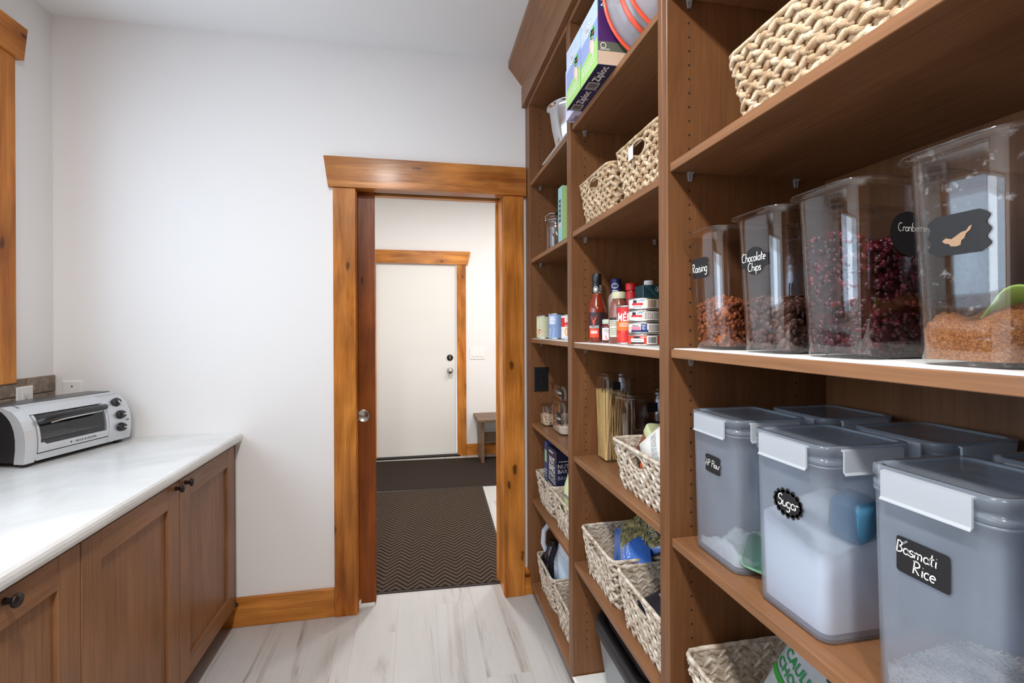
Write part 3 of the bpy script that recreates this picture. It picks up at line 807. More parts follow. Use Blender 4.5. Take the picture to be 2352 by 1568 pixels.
# crown across the top of all bays
cm = thing('crown_molding', 'slanted brown crown board and frieze along the top of the shelving', 'crown molding', (0, 0, 0))
bx('frieze', 'maple_run', cm, .536, X - .0005, .309, W - .0005, 2.548, 2.655, .001)
b = MB(); b.prism([(.548, 2.650), (.467, 2.752), (.467, 2.7845), (.487, 2.7845), (.487, 2.760), (.566, 2.660)], 'y', .309, W - .0005); b.build('crown_board', 'maple_run', cm)
b = MB(); b.box(X, XBK, .309, W - .0005, 2.546, 2.562); b.build('top_cover', 'maple_run', cm)
wall_plate('wall_outlet', 'black power outlet on the side panel by the doorway', 'outlet', plane_map((.611, 2.361, 1.133), (1, 0, 0), (0, 0, 1), (0, -1, 0)), .074, .122, 'black')

# white paper liners on some shelves
def liner(name, label, y0, y1, z, x0, x1=XBK - .004):
    b = MB(); b.box(x0, x1, y0, y1, z, z + .0022, .0006); tag(b.build(name, 'liner_white'), label, 'shelf liner')
liner('shelf_liner', 'white liner under the clear canisters of the nearest bay', .334, .990, SZ[3][2], X + .010)
liner('shelf_liner', 'white liner under the stacked tins and sauce bottles', 1.042, 1.692, SZ[2][2], X + .009)
liner('shelf_liner', 'white liner under the row of tins nearest the doorway', 1.745, 2.357, SZ[1][2], X + .009)
liner('shelf_liner', 'white sheet under the steel bowl on the high shelf', 1.745, 2.10, SZ[1][0], X - .002)
liner('shelf_liner', 'white liner beneath the black-lidded bin', 1.042, 1.692, ZD, X - .004)
# ================================================================== things on the shelves
def ink(r, g, b, rough=0.45):
    nm = 'print_%d_%d_%d_%d' % (r, g, b, int(rough * 100))
    return plain(nm, S(r, g, b), rough, var=0.02) and nm
WHT = ink(238, 236, 230); BLK = ink(22, 21, 22); CHALK = ink(20, 20, 22, 0.6); REDP = ink(205, 32, 34); NAVY = ink(28, 40, 82)
TIN = 'tin_metal'; plain('tin_metal', S(190, 188, 184), 0.3, 1.0, var=0.03)

# ---- woven baskets
def _seagrass(name, c0, c1, c2):
    m, nt, out = new_mat(name)
    v = coords(nt)
    n1 = N(nt, 'TexNoise', inp={'Scale': 48.0, 'Detail': 2.0}); LK(nt, v, n1.inputs['Vector'])
    n2 = N(nt, 'TexNoise', inp={'Scale': 330.0, 'Detail': 4.0, 'Distortion': 0.6}); LK(nt, v, n2.inputs['Vector'])
    c = ramp(nt, n1.outputs[0], [(0.30, c0), (0.50, c1), (0.72, c2)])
    c = mixc(nt, 0.7, c, ramp(nt, n2.outputs[0], [(0.3, (0.66, 0.64, 0.60)), (0.62, (1.06, 1.05, 1.04))]), 'MULTIPLY')
    principled(nt, out, c, 0.7, 0, 0.25, bump=n2.outputs[0], bstr=0.5, bdist=0.002)
_seagrass('seagrass', S(158, 126, 92), S(196, 170, 138), S(224, 206, 180))
_seagrass('seagrass_grey', S(160, 140, 118), S(198, 184, 166), S(226, 217, 204))

def ring_pt(w, d, r, s):
    """point and outward normal on a rounded rectangle, s = arc length clockwise from the front centre towards +x"""
    a, q, e = w / 2 - r, pi / 2 * r, d / 2 - r
    tot = 4 * a + 4 * q + 4 * e; s = s % tot; sg = 1
    if s > tot / 2: s = tot - s; sg = -1
    if s <= a: p, n = (s, -d / 2), (0, -1)
    elif s <= a + q:
        t = (s - a) / r; p = (a + r * sin(t), -e - r * cos(t)); n = (sin(t), -cos(t))
    elif s <= a + q + 2 * e: p, n = (w / 2, -e + (s - a - q)), (1, 0)
    elif s <= a + 2 * q + 2 * e:
        t = (s - a - q - 2 * e) / r; p = (a + r * cos(t), e + r * sin(t)); n = (cos(t), sin(t))
    else: p, n = (a - (s - a - 2 * q - 2 * e), d / 2), (0, 1)
    return Vector((sg * p[0], p[1], 0)), Vector((sg * n[0], n[1], 0))
def ring_len(w, d, r): return 2 * (w - 2 * r) + 2 * (d - 2 * r) + 2 * pi * r

BASKETS = {}
def basket_meshes(w, d, h, taper=.022, rh=.0175, hole=True, mat='seagrass'):
    key = (w, d, h, taper, hole, mat)
    if key in BASKETS: return BASKETS[key]
    rr = random.Random(3); out = []; R = .022
    rows = max(4, round((h - .010) / rh)); rh = (h - .010) / rows; p = .0185
    def dims(z): 
        k = z / h; return w - 2 * taper * (1 - k), d - 2 * taper * (1 - k)
    HX, HZ0, HZ1 = .050, h - .058, h - .014
    def in_hole(P, z): return hole and abs(P.x) < HX and P.y < 0 and HZ0 < z < HZ1
    for k in range(rows):
        z = .002 + (k + .5) * rh; ww, dd = dims(z); L = ring_len(ww, dd, R); n = int(L / p); m = MB()
        n += n % 2
        for i in range(n):
            s = L * (i + (.25 * (k % 2))) / n; P, nn = ring_pt(ww - .010, dd - .010, R, s); Q, _ = ring_pt(ww - .010, dd - .010, R, s + .004); tg = (Q - P).normalized()
            if in_hole(P, z): continue
            sd = 1 if i % 2 else -1
            if k % 2: sd = -sd
            tilt = sd * rr.uniform(.45, .65); ln = p * rr.uniform(.98, 1.14); hh = rh * rr.uniform(.36, .44); th_ = rr.uniform(.0052, .0066)
            ax = tg * cos(tilt) + Vector((0, 0, 1)) * sin(tilt); ay = nn; az = ax.cross(ay).normalized()
            c = P + Vector((0, 0, z + sd * rh * .10)) + nn * rr.uniform(-.0005, .0014)
            m.ellipsoid(c, (ay * th_, az * hh, ax * ln), 7, 5)
        out.append(('braid', m.mesh('braid', mat)))
    # inner wall and base
    m = MB(); Rg = []
    for z in [0.004 + (h - .010) * j / 10 for j in range(11)]:
        ww, dd = dims(z); Rg.append((z, ww - .019, dd - .019))
    npt = 96
    def fn(u, v):
        j = v * 10; z = .004 + (h - .010) * v; ww, dd = dims(z); L = ring_len(ww - .017, dd - .017, R); P, _ = ring_pt(ww - .017, dd - .017, R, u * L); return (P.x, P.y, z)
    def skip(u, v):
        q = fn(u, v); return in_hole(Vector(q), q[2])
    m.grid(fn, npt, 10, skip=skip if hole else None)
    out.append(('inner_wall', m.mesh('inner_wall', mat)))
    ww, dd = dims(0); m = MB(); m.loft([rrect(ww - .018, dd - .018, R, .0005), rrect(ww - .018, dd - .018, R, .006)]); out.append(('base', m.mesh('base', mat)))
    m = MB(); L = ring_len(w - .010, d - .010, R); path = []
    for i in range(80):
        P, _ = ring_pt(w - .010, d - .010, R, L * i / 80); path.append((P.x, P.y, h - .006 + rr.uniform(-.0007, .0007)))
    m.tube(path, [.0058 + rr.uniform(-.0006, .0006) for _ in path], 7, True); out.append(('rim', m.mesh('rim', mat)))
    if hole:
        m = MB(); zc = (HZ0 + HZ1) / 2; pts = []
        for i in range(20):
            a = 2 * pi * i / 20; z = zc + (HZ1 - HZ0) / 2 * sin(a); ww, dd = dims(z); pts.append((HX * .94 * cos(a), -dd / 2 + .005, z))
        m.tube(pts, .0042, 6, True); out.append(('handle_hole_binding', m.mesh('handle_hole_binding', mat)))
    BASKETS[key] = out
    return out
def basket(label, xf, yc, z, w, d, h, group='woven seagrass baskets', hole=True, rz=0.0, mat='seagrass', taper=.022):
    t = thing('woven_basket', label, 'basket', (xf + d / 2, yc, z + .0005), FACE + rz, group)
    for nm, me in basket_meshes(w, d, h, taper, hole=hole, mat=mat):
        o = bpy.data.objects.new(nm, me); COL.objects.link(o); o.parent = t
    return t
GR = 'seagrass_grey'
basket('large tan woven basket on the highest visible shelf of the nearest bay', .585, .640, SZ[3][1], .39, .30, .150, hole=False)
basket('tan woven basket left of the pair below the plastic bag boxes', .578, 1.538, SZ[2][1], .29, .30, .165)
tb_ = basket('tan woven basket right of the pair below the red-rimmed bowls', .578, 1.208, SZ[2][1], .29, .30, .165, mat='seagrass')
m_ = MB(); m_.box(-.030, -.002, -.1545, -.1538, .104, .140); m_.build('paper_tag', 'liner_white', tb_)
basket('woven basket holding a white pouch beside the cornmeal canister', .575, 1.222, SZ[2][3], .32, .17, .142, mat=GR)
basket('woven basket holding blue pasta bags', .567, 1.500, SZ[2][4], .29, .30, .160, mat=GR)
basket('woven basket with a dark packet inside, right of the pasta basket', .567, 1.190, SZ[2][4], .29, .30, .160, mat=GR)
basket('woven basket with the navy nut bar box inside', .570, 2.196, SZ[1][4], .29, .30, .155, mat=GR)
basket('woven basket holding the pale snack pouch beside the upright', .570, 1.896, SZ[1][4], .29, .30, .155, mat=GR)
basket('woven basket with a black bottle on the lowest shelf', .575, 2.200, ZD, .29, .30, .168, mat=GR)
basket('woven basket right of the black bottle on the lowest shelf', .575, 1.896, ZD, .29, .30, .168, mat=GR)
basket('woven basket holding the cauliflower pouch below the flour tub', .572, .815, SZ[3][4], .32, .30, .150, mat=GR)

# ---- tapered clear canisters with a flared rim
def lerp(a, b, k): return a + (b - a) * k
class Can:
    def __init__(s, w0, d0, w1, d1, h, r=.030): s.w0, s.d0, s.w1, s.d1, s.h, s.r = w0, d0, w1, d1, h, r
    def dims(s, z): return lerp(s.w0, s.w1, z / s.h), lerp(s.d0, s.d1, z / s.h)
    def map(s, z0, s0=0.0, inset=0.0):
        def fn(a, t, h):
            w, d = s.dims(z0 + t); P, n = ring_pt(w, d, s.r, a + s0); q = P + n * (h + .0004 - inset); return Vector((q.x, q.y, z0 + t))
        return fn
def canister(label, c, loc, mat='clear_acrylic', rim=.013, rz=0.0, name='clear_canister', group=None, lid=None):
    t = thing(name, label, 'canister', loc, FACE + rz, group)
    m = MB(); r = c.r; th_ = .0022; rings = []
    rings.append(rrect(c.w0 - .012, c.d0 - .012, r - .006, 0.0008, 6)); rings.append(rrect(c.w0 - .004, c.d0 - .004, r - .002, .002, 6)); rings.append(rrect(c.w0, c.d0, r, .006, 6))
    for k in (.35, .7, .955): w, d = c.dims(c.h * k); rings.append(rrect(w, d, r, c.h * k, 6))
    w, d = c.w1, c.d1
    rings.append(rrect(w + rim * .5, d + rim * .5, r + rim * .25, c.h * .975, 6)); rings.append(rrect(w + rim * 2, d + rim * 2, r + rim, c.h * .990, 6)); rings.append(rrect(w + rim * 2, d + rim * 2, r + rim, c.h, 6))
    rings.append(rrect(w + rim * .6, d + rim * .6, r + rim * .3, c.h, 6)); rings.append(rrect(w - th_ * 2, d - th_ * 2, r - th_, c.h * .968, 6))
    for k in (.6, .03): w2, d2 = c.dims(c.h * k); rings.append(rrect(w2 - th_ * 2, d2 - th_ * 2, r - th_, c.h * k, 6))
    m.loft(rings, True, True); m.build('body', mat, t)
    if lid:
        m = MB(); rg = [rrect(w - .010, d - .010, r - .005, c.h - .004, 6), rrect(w - .008, d - .008, r - .004, c.h + .006, 6), rrect(w + rim, d + rim, r + rim * .5, c.h + .007, 6), rrect(w + rim, d + rim, r + rim * .5, c.h + .011, 6), rrect(w * .5, d * .5, r * .6, c.h + .013, 6)]
        m.loft(rg, True, True); m.build('lid', lid, t)
    return t
def heap(c, level, inset, nper=48, bump=0.0, nr=7, seed=2):
    """solid filling a canister up to level(x, y)"""
    rr = random.Random(seed); m = MB(); base = []; rings = []
    for f in [1.0] + [1 - j / nr for j in range(1, nr)] + [0.02]:
        ring = []
        for i in range(nper):
            w, d = c.dims(.08); L = ring_len(w - 2 * inset, d - 2 * inset, max(c.r - inset, .004)); P, _ = ring_pt(w - 2 * inset, d - 2 * inset, max(c.r - inset, .004), L * i / nper)
            z = max(.006, level(P.x * f, P.y * f) + (rr.uniform(-bump, bump))); w, d = c.dims(z); P, _ = ring_pt(w - 2 * inset, d - 2 * inset, max(c.r - inset, .004), ring_len(w - 2 * inset, d - 2 * inset, max(c.r - inset, .004)) * i / nper)
            ring.append((P.x * f, P.y * f, z))
        rings.append(ring)
    w, d = c.dims(.005); L = ring_len(w - 2 * inset, d - 2 * inset, max(c.r - inset, .004)); bot = [ring_pt(w - 2 * inset, d - 2 * inset, max(c.r - inset, .004), L * i / nper)[0] for i in range(nper)]
    bot = [(p.x, p.y, .0052) for p in bot]
    mid = [[tuple(lerp(b[k], t[k], f) for k in range(3)) for b, t in zip(bot, rings[0])] for f in (0, .33, .66)]
    m.loft(mid + rings, True, True); return m
def granules(c, level, inset, count, make, seed=1, top=.25, front=True):
    """scatter pieces over the sides and the top of a filling"""
    rr = random.Random(seed); m = MB()
    for k in range(count):
        if rr.random() < top:
            w, d = c.dims(.1); x = rr.uniform(-.5, .5) * (w - 2 * inset - .006); y = rr.uniform(-.5, .5) * (d - 2 * inset - .006); z = level(x, y) + rr.uniform(-.001, .002); n = Vector((0, 0, 1)); P = Vector((x, y, z))
        else:
            w, d = c.dims(.05); L = ring_len(w, d, c.r); s = rr.uniform(-.30, .42) * L; P0, n = ring_pt(w - 2 * inset, d - 2 * inset, max(c.r - inset, .004), s)
            z = rr.uniform(.007, max(.012, level(P0.x, P0.y))); w, d = c.dims(z); P, n = ring_pt(w - 2 * inset, d - 2 * inset, max(c.r - inset, .004), s); P = Vector((P.x, P.y, z))
        make(m, P, n, rr)
    return m
def put(mb, name, mat, ref, label, cat, dz=.0018, kind='stuff'):
    o = mb.build(name, mat); o.location = ref.location + Vector((0, 0, dz)); o.rotation_euler = ref.rotation_euler
    return tag(o, label, cat, None, kind)
def frame_of(n, rr):
    a = Vector((rr.uniform(-1, 1), rr.uniform(-1, 1), rr.uniform(-1, 1))); t = (a - n * a.dot(n)).normalized(); return t, n.cross(t)

def speckled(name, stops, scale, rough=.6, bump=.3, spec=.4):
    m, nt, out = new_mat(name); v = coords(nt)
    n = N(nt, 'TexNoise', inp={'Scale': scale, 'Detail': 3.0}); LK(nt, v, n.inputs['Vector'])
    principled(nt, out, ramp(nt, n.outputs[0], stops), rough, 0, spec, bump=n.outputs[0], bstr=bump, bdist=.002)
speckled('raisin_skin', [(.3, S(70, 34, 18)), (.5, S(132, 66, 32)), (.7, S(176, 98, 50))], 70, .4)
speckled('chocolate', [(.3, S(58, 34, 26)), (.7, S(92, 58, 46))], 60, .4, .05)
speckled('cranberry_skin', [(.3, S(30, 9, 15)), (.55, S(62, 16, 26)), (.76, S(122, 30, 38))], 60, .25)
speckled('brown_sugar', [(.3, S(118, 68, 32)), (.5, S(150, 94, 50)), (.7, S(182, 128, 82))], 420, .85, .8, .15)
speckled('white_sugar', [(.3, S(240, 238, 238)), (.7, S(248, 247, 246))], 600, .9, .1, .1)
speckled('flour', [(.3, S(226, 222, 212)), (.7, S(246, 243, 236))], 90, .95, .5, .1)
speckled('rice_grain', [(.3, S(214, 204, 192)), (.7, S(240, 232, 222))], 30, .5, .05)
speckled('peanut', [(.3, S(196, 158, 122)), (.7, S(232, 208, 178))], 40, .6, .2)
speckled('walnut', [(.3, S(112, 74, 46)), (.7, S(172, 124, 84))], 80, .6, .4)
speckled('quinoa', [(.3, S(196, 168, 136)), (.6, S(226, 214, 196)), (.8, S(240, 234, 222))], 300, .8, .5)
plain('green_plastic', S(158, 190, 82), .35); plain('blue_plastic', S(72, 128, 158), .35); plain('mint_plastic', S(120, 168, 138), .4)

CZ = SZ[3][2] + .0024
cans = {}
for key, lab, yc, mat in (('rais', 'clear canister of raisins, smallest looking, next to the upright', .9195, 'clear_acrylic'), ('chip', 'clear canister of chocolate chips, second from the upright', .7575, 'clear_acrylic'),
                          ('cran', 'clear canister of dried cranberries, third from the upright', .6105, 'clear_acrylic'), ('sug', 'clear canister of brown sugar cut by the right edge', .4345, 'dusty_acrylic')):
    c = Can(.112, .240, .124, .262, .252); t = canister(lab, c, (.722, yc, CZ), mat, rim=.0125, group='clear tapered canisters in the nearest bay'); cans[key] = (c, t)
def raisin(m, P, n, rr):
    a, b = frame_of(n, rr); s = rr.uniform(.8, 1.25); m.ellipsoid(P, (a * .0058 * s, b * .0042 * s, n * .0040 * s), 6, 4, jit=.16)
c, t = cans['rais']; lv = lambda x, y: .092 + .012 * cos(x * 40) + .006 * sin(y * 60)
m = granules(c, lv, .007, 850, raisin, 4); hm = heap(c, lv, .010, bump=.002); off = len(m.v); m.v += hm.v; m.f += [tuple(i + off for i in f) for f in hm.f]; m.mi += hm.mi; m.sm += hm.sm
put(m, 'raisins', 'raisin_skin', t, 'brown wrinkled raisins filling the bottom of the smallest canister', 'raisins')
def chip(m, P, n, rr):
    n2 = (n + Vector((rr.uniform(-.7, .7), rr.uniform(-.7, .7), rr.uniform(-.7, .7)))).normalized(); a, b = frame_of(n2, rr); r = .0068 * rr.uniform(.9, 1.1)
    ids = [[m.add(P + (a * cos(2 * pi * i / 10) + b * sin(2 * pi * i / 10)) * rr_ + n2 * hz) for i in range(10)] for rr_, hz in ((r, -.0018), (r, .0), (r * .72, .0024))]
    for A, B in zip(ids, ids[1:]):
        for i in range(10): m.face((A[i], A[(i + 1) % 10], B[(i + 1) % 10], B[i]), 0, True)
    m.face(ids[-1], 0, True); m.face(ids[0][::-1], 0)
c, t = cans['chip']; lv = lambda x, y: .082 + .014 * cos(x * 30) - .05 * y * .4
m = granules(c, lv, .007, 620, chip, 5); hm = heap(c, lv, .011, bump=.002); off = len(m.v); m.v += hm.v; m.f += [tuple(i + off for i in f) for f in hm.f]; m.mi += hm.mi; m.sm += hm.sm
put(m, 'chocolate_chips', 'chocolate', t, 'dark round chocolate chips in the second canister', 'chocolate chips')
c, t = cans['cran']; lv = lambda x, y: .172 + .010 * cos(x * 50) + .012 * sin(y * 30)
m = granules(c, lv, .006, 1300, raisin, 6); hm = heap(c, lv, .010, bump=.002); off = len(m.v); m.v += hm.v; m.f += [tuple(i + off for i in f) for f in hm.f]; m.mi += hm.mi; m.sm += hm.sm
put(m, 'dried_cranberries', 'cranberry_skin', t, 'dark red dried cranberries filling the third canister', 'cranberries')
c, t = cans['sug']; lv = lambda x, y: .066 + .020 * (y / .12) + .008 * sin(x * 60) + .006 * sin(y * 70)
put(heap(c, lv, .003, 96, .0022, 16), 'brown_sugar', 'brown_sugar', t, 'coarse brown sugar in the canister at the right edge', 'sugar')

def scoop(name, mat, label, loc, rot, s=1.0):
    """measuring scoop: open cup with a flat handle"""
    t = thing(name, label, 'scoop', loc); t.rotation_euler = rot
    m = MB(); a, b, d = .034 * s, .028 * s, .042 * s
    rg = [rrect(b * 1.5, a * 1.5, .010 * s, 0, 4), rrect(b * 2, a * 2, .014 * s, .006 * s, 4), rrect(b * 2.2, a * 2.2, .015 * s, d, 4), rrect(b * 2.06, a * 2.06, .0135 * s, d, 4), rrect(b * 1.86, a * 1.86, .012 * s, .008 * s, 4)]
    m.loft(rg, True, True); m.build('cup', mat, t)
    m = MB(); m.box(-.009 * s, .009 * s, a, a + .085 * s, d - .007 * s, d - .002 * s, .002 * s); m.build('handle', mat, t)
    return t
scoop('scoop', 'green_plastic', 'lime green scoop half buried in the brown sugar', (.700, .425, CZ + .034), (1.15, .35, -1.45), 1.1)

# chalk labels
def label_part(t, fn, draw, step=.006):
    D = Decal(fn, step); draw(D); return tag(D.build('chalk_label', t), 'black chalk label with white handwriting')
def scallop(D, w, h, n, m, amp=.06, rnd=False, banner=None):
    """black label with a wavy outline, subdivided so that it follows a curve"""
    rows = 20; i = D.mi(m); q = max(2, ceil(w / D.step)); ids = []
    for j in range(rows + 1):
        k = -1 + 2 * j / rows; base = (1 - min(1, abs(k)) ** (2.0 if rnd else 5.0)) ** .5 if rnd else (1 - .22 * abs(k) ** 6)
        hw = max(.002, w / 2 * base * (1 + amp * cos(k * pi * n)))
        if banner and abs(k) < banner[1]: hw = max(hw, banner[0])
        ids.append([D.P(lerp(-hw, hw, a / q), h / 2 * k, 1) for a in range(q + 1)])
    for r0, r1 in zip(ids, ids[1:]):
        for a in range(q): D.mb.face((r0[a], r0[a + 1], r1[a + 1], r1[a]), i, True)
c, t = cans['rais']
def dr(D): scallop(D, .062, .043, 3, CHALK); D.hand('Raising', .001, -.001, .0185, WHT, 4)
label_part(t, c.map(.174, -.012), dr)
c, t = cans['chip']
def dr(D):
    scallop(D, .050, .050, 0, CHALK, 0, True, (.036, .5)); D.hand('Chocolate', -.001, .006, .0155, WHT, 4); D.hand('Chips', .001, -.012, .0150, WHT, 4)
label_part(t, c.map(.166, -.004), dr)
c, t = cans['cran']
def dr(D): scallop(D, .064, .062, 0, CHALK, 0, True); D.hand('Cranberries', .008, .008, .0115, WHT, 4)
label_part(t, c.map(.176, .128), dr)
c, t = cans['sug']
TORN = ink(158, 126, 98, .8)
def dr(D):
    scallop(D, .060, .046, 3, CHALK, .07); D.poly([(-.016, -.006), (-.012, -.003), (-.006, -.005), (-.001, -.002), (.004, .001), (.009, .002), (.012, .006), (.015, .007), (.013, .002), (.009, -.001), (.007, -.006), (.004, -.008), (.003, -.013), (-.002, -.014), (-.007, -.013), (-.009, -.010), (-.013, -.009)], TORN, 3)
label_part(t, c.map(.150, .004), dr)

# ---- frosted square storage tubs with clip lids
frosted('frosted_body', (0.78, 0.87, 0.98, 1), .755, (.93, .95, .98))
frosted('frosted_lid', (0.50, 0.56, 0.63, 1), .62, (.86, .89, .93), .2)
frosted('frosted_clip', (0.78, 0.81, 0.84, 1), .30, (.9, .92, .95), .3)
def tub_parts(w, d, h):
    P = []
    m = MB(); r = .020; zl = h - .030
    rg = [rrect(w * .90, d * .90, r, .0, 5), rrect(w * .945, d * .945, r, .004, 5), rrect(w * .985, d * .985, r, zl - .030, 5), rrect(w * .99, d * .99, r, zl - .004, 5), rrect(w * 1.01, d * 1.01, r, zl - .003, 5), rrect(w * 1.01, d * 1.01, r, zl, 5), rrect(w * .965, d * .965, r, zl, 5), rrect(w * .91, d * .91, r, .006, 5)]
    m.loft(rg, True, True); P.append(('body', m.mesh('body', 'frosted_body')))
    m = MB(); rg = [rrect(w * 1.0, d * 1.0, r, zl + .001, 5), rrect(w * 1.01, d * 1.01, r, zl + .002, 5), rrect(w * 1.01, d * 1.01, r, zl + .009, 5), rrect(w * .985, d * .985, r, zl + .010, 5), rrect(w * .985, d * .985, r, zl + .015, 5), rrect(w * 1.03, d * 1.03, r + .004, zl + .017, 5), rrect(w * 1.03, d * 1.03, r + .004, h - .004, 5), rrect(w * 1.01, d * 1.01, r, h, 5),
         rrect(w * .90, d * .90, r - .004, h, 5), rrect(w * .885, d * .885, r - .004, h - .003, 5)]
    m.loft(rg, True, True); P.append(('lid', m.mesh('lid', 'frosted_lid')))
    for sd, ang in ((w, 0), (w, pi), (d, pi / 2), (d, -pi / 2)):
        T = Matrix.Rotation(ang, 4, 'Z'); m = MB(T); off = (d if sd == w else w) / 2 * 1.03
        a = sd * .33; yb = -off - .0025
        prof = [(yb, h - .006), (yb, h - .036), (yb - .004, h - .040), (yb - .0055, h - .040), (yb - .003, h - .036), (yb - .003, h - .004), (yb + .004, h - .003), (yb + .004, h - .006)]
        m.prism(prof, 'x', -a, a); m.box(-a, a, yb - .005, yb - .002, h - .0405, h - .0375, .001); P.append(('clip', m.mesh('clip', 'frosted_clip')))
    return P
TUB = tub_parts(.155, .160, .297)
def tub(label, xc, yc):
    t = thing('storage_tub', label, 'storage tub', (xc, yc, SZ[3][3] + .0008), FACE, 'frosted storage tubs with clip lids')
    for nm, me in TUB: o = bpy.data.objects.new(nm, me); COL.objects.link(o); o.parent = t
    return t
tf = tub('frosted tub of flour with a small black label, nearest the upright', .669, .884)
ts = tub('frosted tub full of white sugar, middle of the front row', .666, .680)
tr_ = tub('frosted tub of basmati rice, closest of the front row', .664, .456)
tub('frosted tub behind the flour tub', .857, .868); tub('frosted tub behind the sugar tub', .857, .662); tub('frosted tub behind the rice tub', .857, .450)
tc_ = Can(.140, .145, .151, .156, .265, .018)
def dr(D): scallop(D, .050, .036, 2.5, CHALK, .06); D.hand('AP Flour', 0, 0, .0135, WHT, 4)
label_part(tf, front_map(-.0795, .196, .004), dr)
def dr(D):
    D.ell(0, 0, .029, .0205, CHALK, 1, 28)
    for i in range(16): a = 2 * pi * i / 16; D.ell(.0285 * cos(a), .020 * sin(a), .0045, .0045, CHALK, 1, 8)
    D.hand('Sugar', 0, .001, .018, WHT, 4)
label_part(ts, front_map(-.0797, .190, .006), dr)
def dr(D):
    D.poly([(p[0], p[1]) for p in rrect(.062, .044, .004, 0, 4)], CHALK, 1); D.hand('Basmati', -.007, .008, .0145, WHT, 4); D.hand('Rice', .002, -.010, .0155, WHT, 4)
    D.line([(-.024, .013), (-.017, .019)], .0025, ink(120, 122, 126), 3)
label_part(tr_, front_map(-.0797, .195, -.006), dr)
lv = lambda x, y: .020 + .010 * sin(x * 50 + 1) + .012 * sin(y * 60) + (.012 if x > .02 else 0)
put(heap(tc_, lv, .005, 72, .003, 10), 'flour', 'flour', tf, 'shallow layer of white flour in the tub nearest the upright', 'flour', .006)
lv = lambda x, y: .150 + .012 * sin((x + .03) * 22 + 2.4) + .02 * y / .08
put(heap(tc_, lv, .004, 72, .0006, 10), 'white_sugar', 'white_sugar', ts, 'white sugar filling half of the middle tub', 'sugar', .006)
lv = lambda x, y: .044 + .008 * sin(x * 40 + 1.0) + .010 * y / .08
def grain(m, P, n, rr):
    n2 = (n + Vector((rr.uniform(-.5, .5), rr.uniform(-.5, .5), rr.uniform(-.5, .5)))).normalized(); a, b = frame_of(n2, rr); m.ellipsoid(P, (n2 * .0011, b * .0011, a * .0042), 4, 3)
m = granules(tc_, lv, .006, 2600, grain, 9, .5); hm = heap(tc_, lv, .0075, bump=.001); off = len(m.v); m.v += hm.v; m.f += [tuple(i + off for i in f) for f in hm.f]; m.mi += hm.mi; m.sm += hm.sm
put(m, 'basmati_rice', 'rice_grain', tr_, 'pale long grain rice in the closest tub', 'rice', .006)
scoop('scoop', 'mint_plastic', 'mint green scoop lying in the flour tub', (.650, .832, SZ[3][3] + .034), (1.2, .3, -.6), .9)
scoop('scoop', 'blue_plastic', 'blue scoop pushed into the white sugar', (.640, .622, SZ[3][3] + .178), (-1.45, .12, -1.30), .95)
# ================================================================== middle and far bays, toaster
def cyl_prof(m, prof, n=28, mi=0): m.lathe(prof, n, m=mi, cap0=True, cap1=True)
def can_body(t, r, h):
    m = MB(); cyl_prof(m, [(r - .001, 0), (r, .001), (r, .004), (r - .0012, .006), (r - .0012, h - .006), (r, h - .004), (r, h - .001), (r - .002, h), (r - .003, h - .003), (r * .5, h - .003)]); m.build('can', TIN, t)
def can(label, loc, r, h, draw, face=0.0, name='food_can', rz=FACE, group=None, t0=.006):
    t = thing(name, label, 'can', loc, rz, group); can_body(t, r, h)
    D = Decal(cyl_map(r - .0010, t0, face), r * .22); draw(D, h - 2 * t0, r); D.build('label', t); return t
def cam_rz(x, y): return math.atan2(y, x) - pi / 2     # rotation that turns a thing's front to the doorway aisle

# ---- middle bay, shelf with bottles and tins
LZ2 = SZ[2][2] + .0026
# sauce bottle
x, y = .640, 1.652
t = thing('sauce_bottle', 'tall red-brown barbecue sauce bottle with a black neck wrap', 'bottle', (x, y, LZ2), cam_rz(x, y) + .18)
m = MB(); cyl_prof(m, [(.028, 0), (.0325, .003), (.033, .012), (.033, .105), (.0335, .112), (.0335, .122), (.030, .132), (.021, .160), (.0165, .178), (.0150, .190), (.0150, .235)], 28); 
plain('sauce', S(122, 42, 18), .12, coat=.5, var=.1); m.build('bottle', 'sauce', t)
m = MB(); cyl_prof(m, [(.0163, .176), (.0168, .180), (.0165, .212), (.0165, .214), (.0172, .216), (.0172, .246), (.016, .249)], 24); m.build('cap', 'black_plastic', t)
D = Decal(cyl_map(.0169, .18), .004); D.ring(-.008, .012, .009, .010, .0015, WHT); D.ell(-.008, .012, .005, .006, WHT); D.fine(.006, .006, .018, .022, WHT, rows=4); D.fine(.002, -.002, .026, .006, WHT, rows=2); D.build('neck_print', t)
D = Decal(cyl_map(.0331, .014), .006)
D.rect(-.040, .004, .034, .094, ink(52, 30, 36)); ORG = ink(226, 66, 28)
D.poly([(-.030, .086), (-.024, .074), (-.012, .074), (-.006, .086), (-.010, .070), (-.014, .062), (-.016, .046), (-.020, .046), (-.022, .062), (-.026, .070)], ORG, 2)
D.rect(-.036, .004, .000, .048, ORG, 2); D.rect(-.038, .036, .002, .048, ink(60, 40, 36), 3); D.text("BULL'S-EYE", -.018, .042, .0125, WHT, 4, sx=.60, bold=.02); D.rect(-.030, .018, -.006, .028, WHT, 3); D.fine(-.029, .019, .022, .008, ORG, 4, 2)
D.build('label', t)
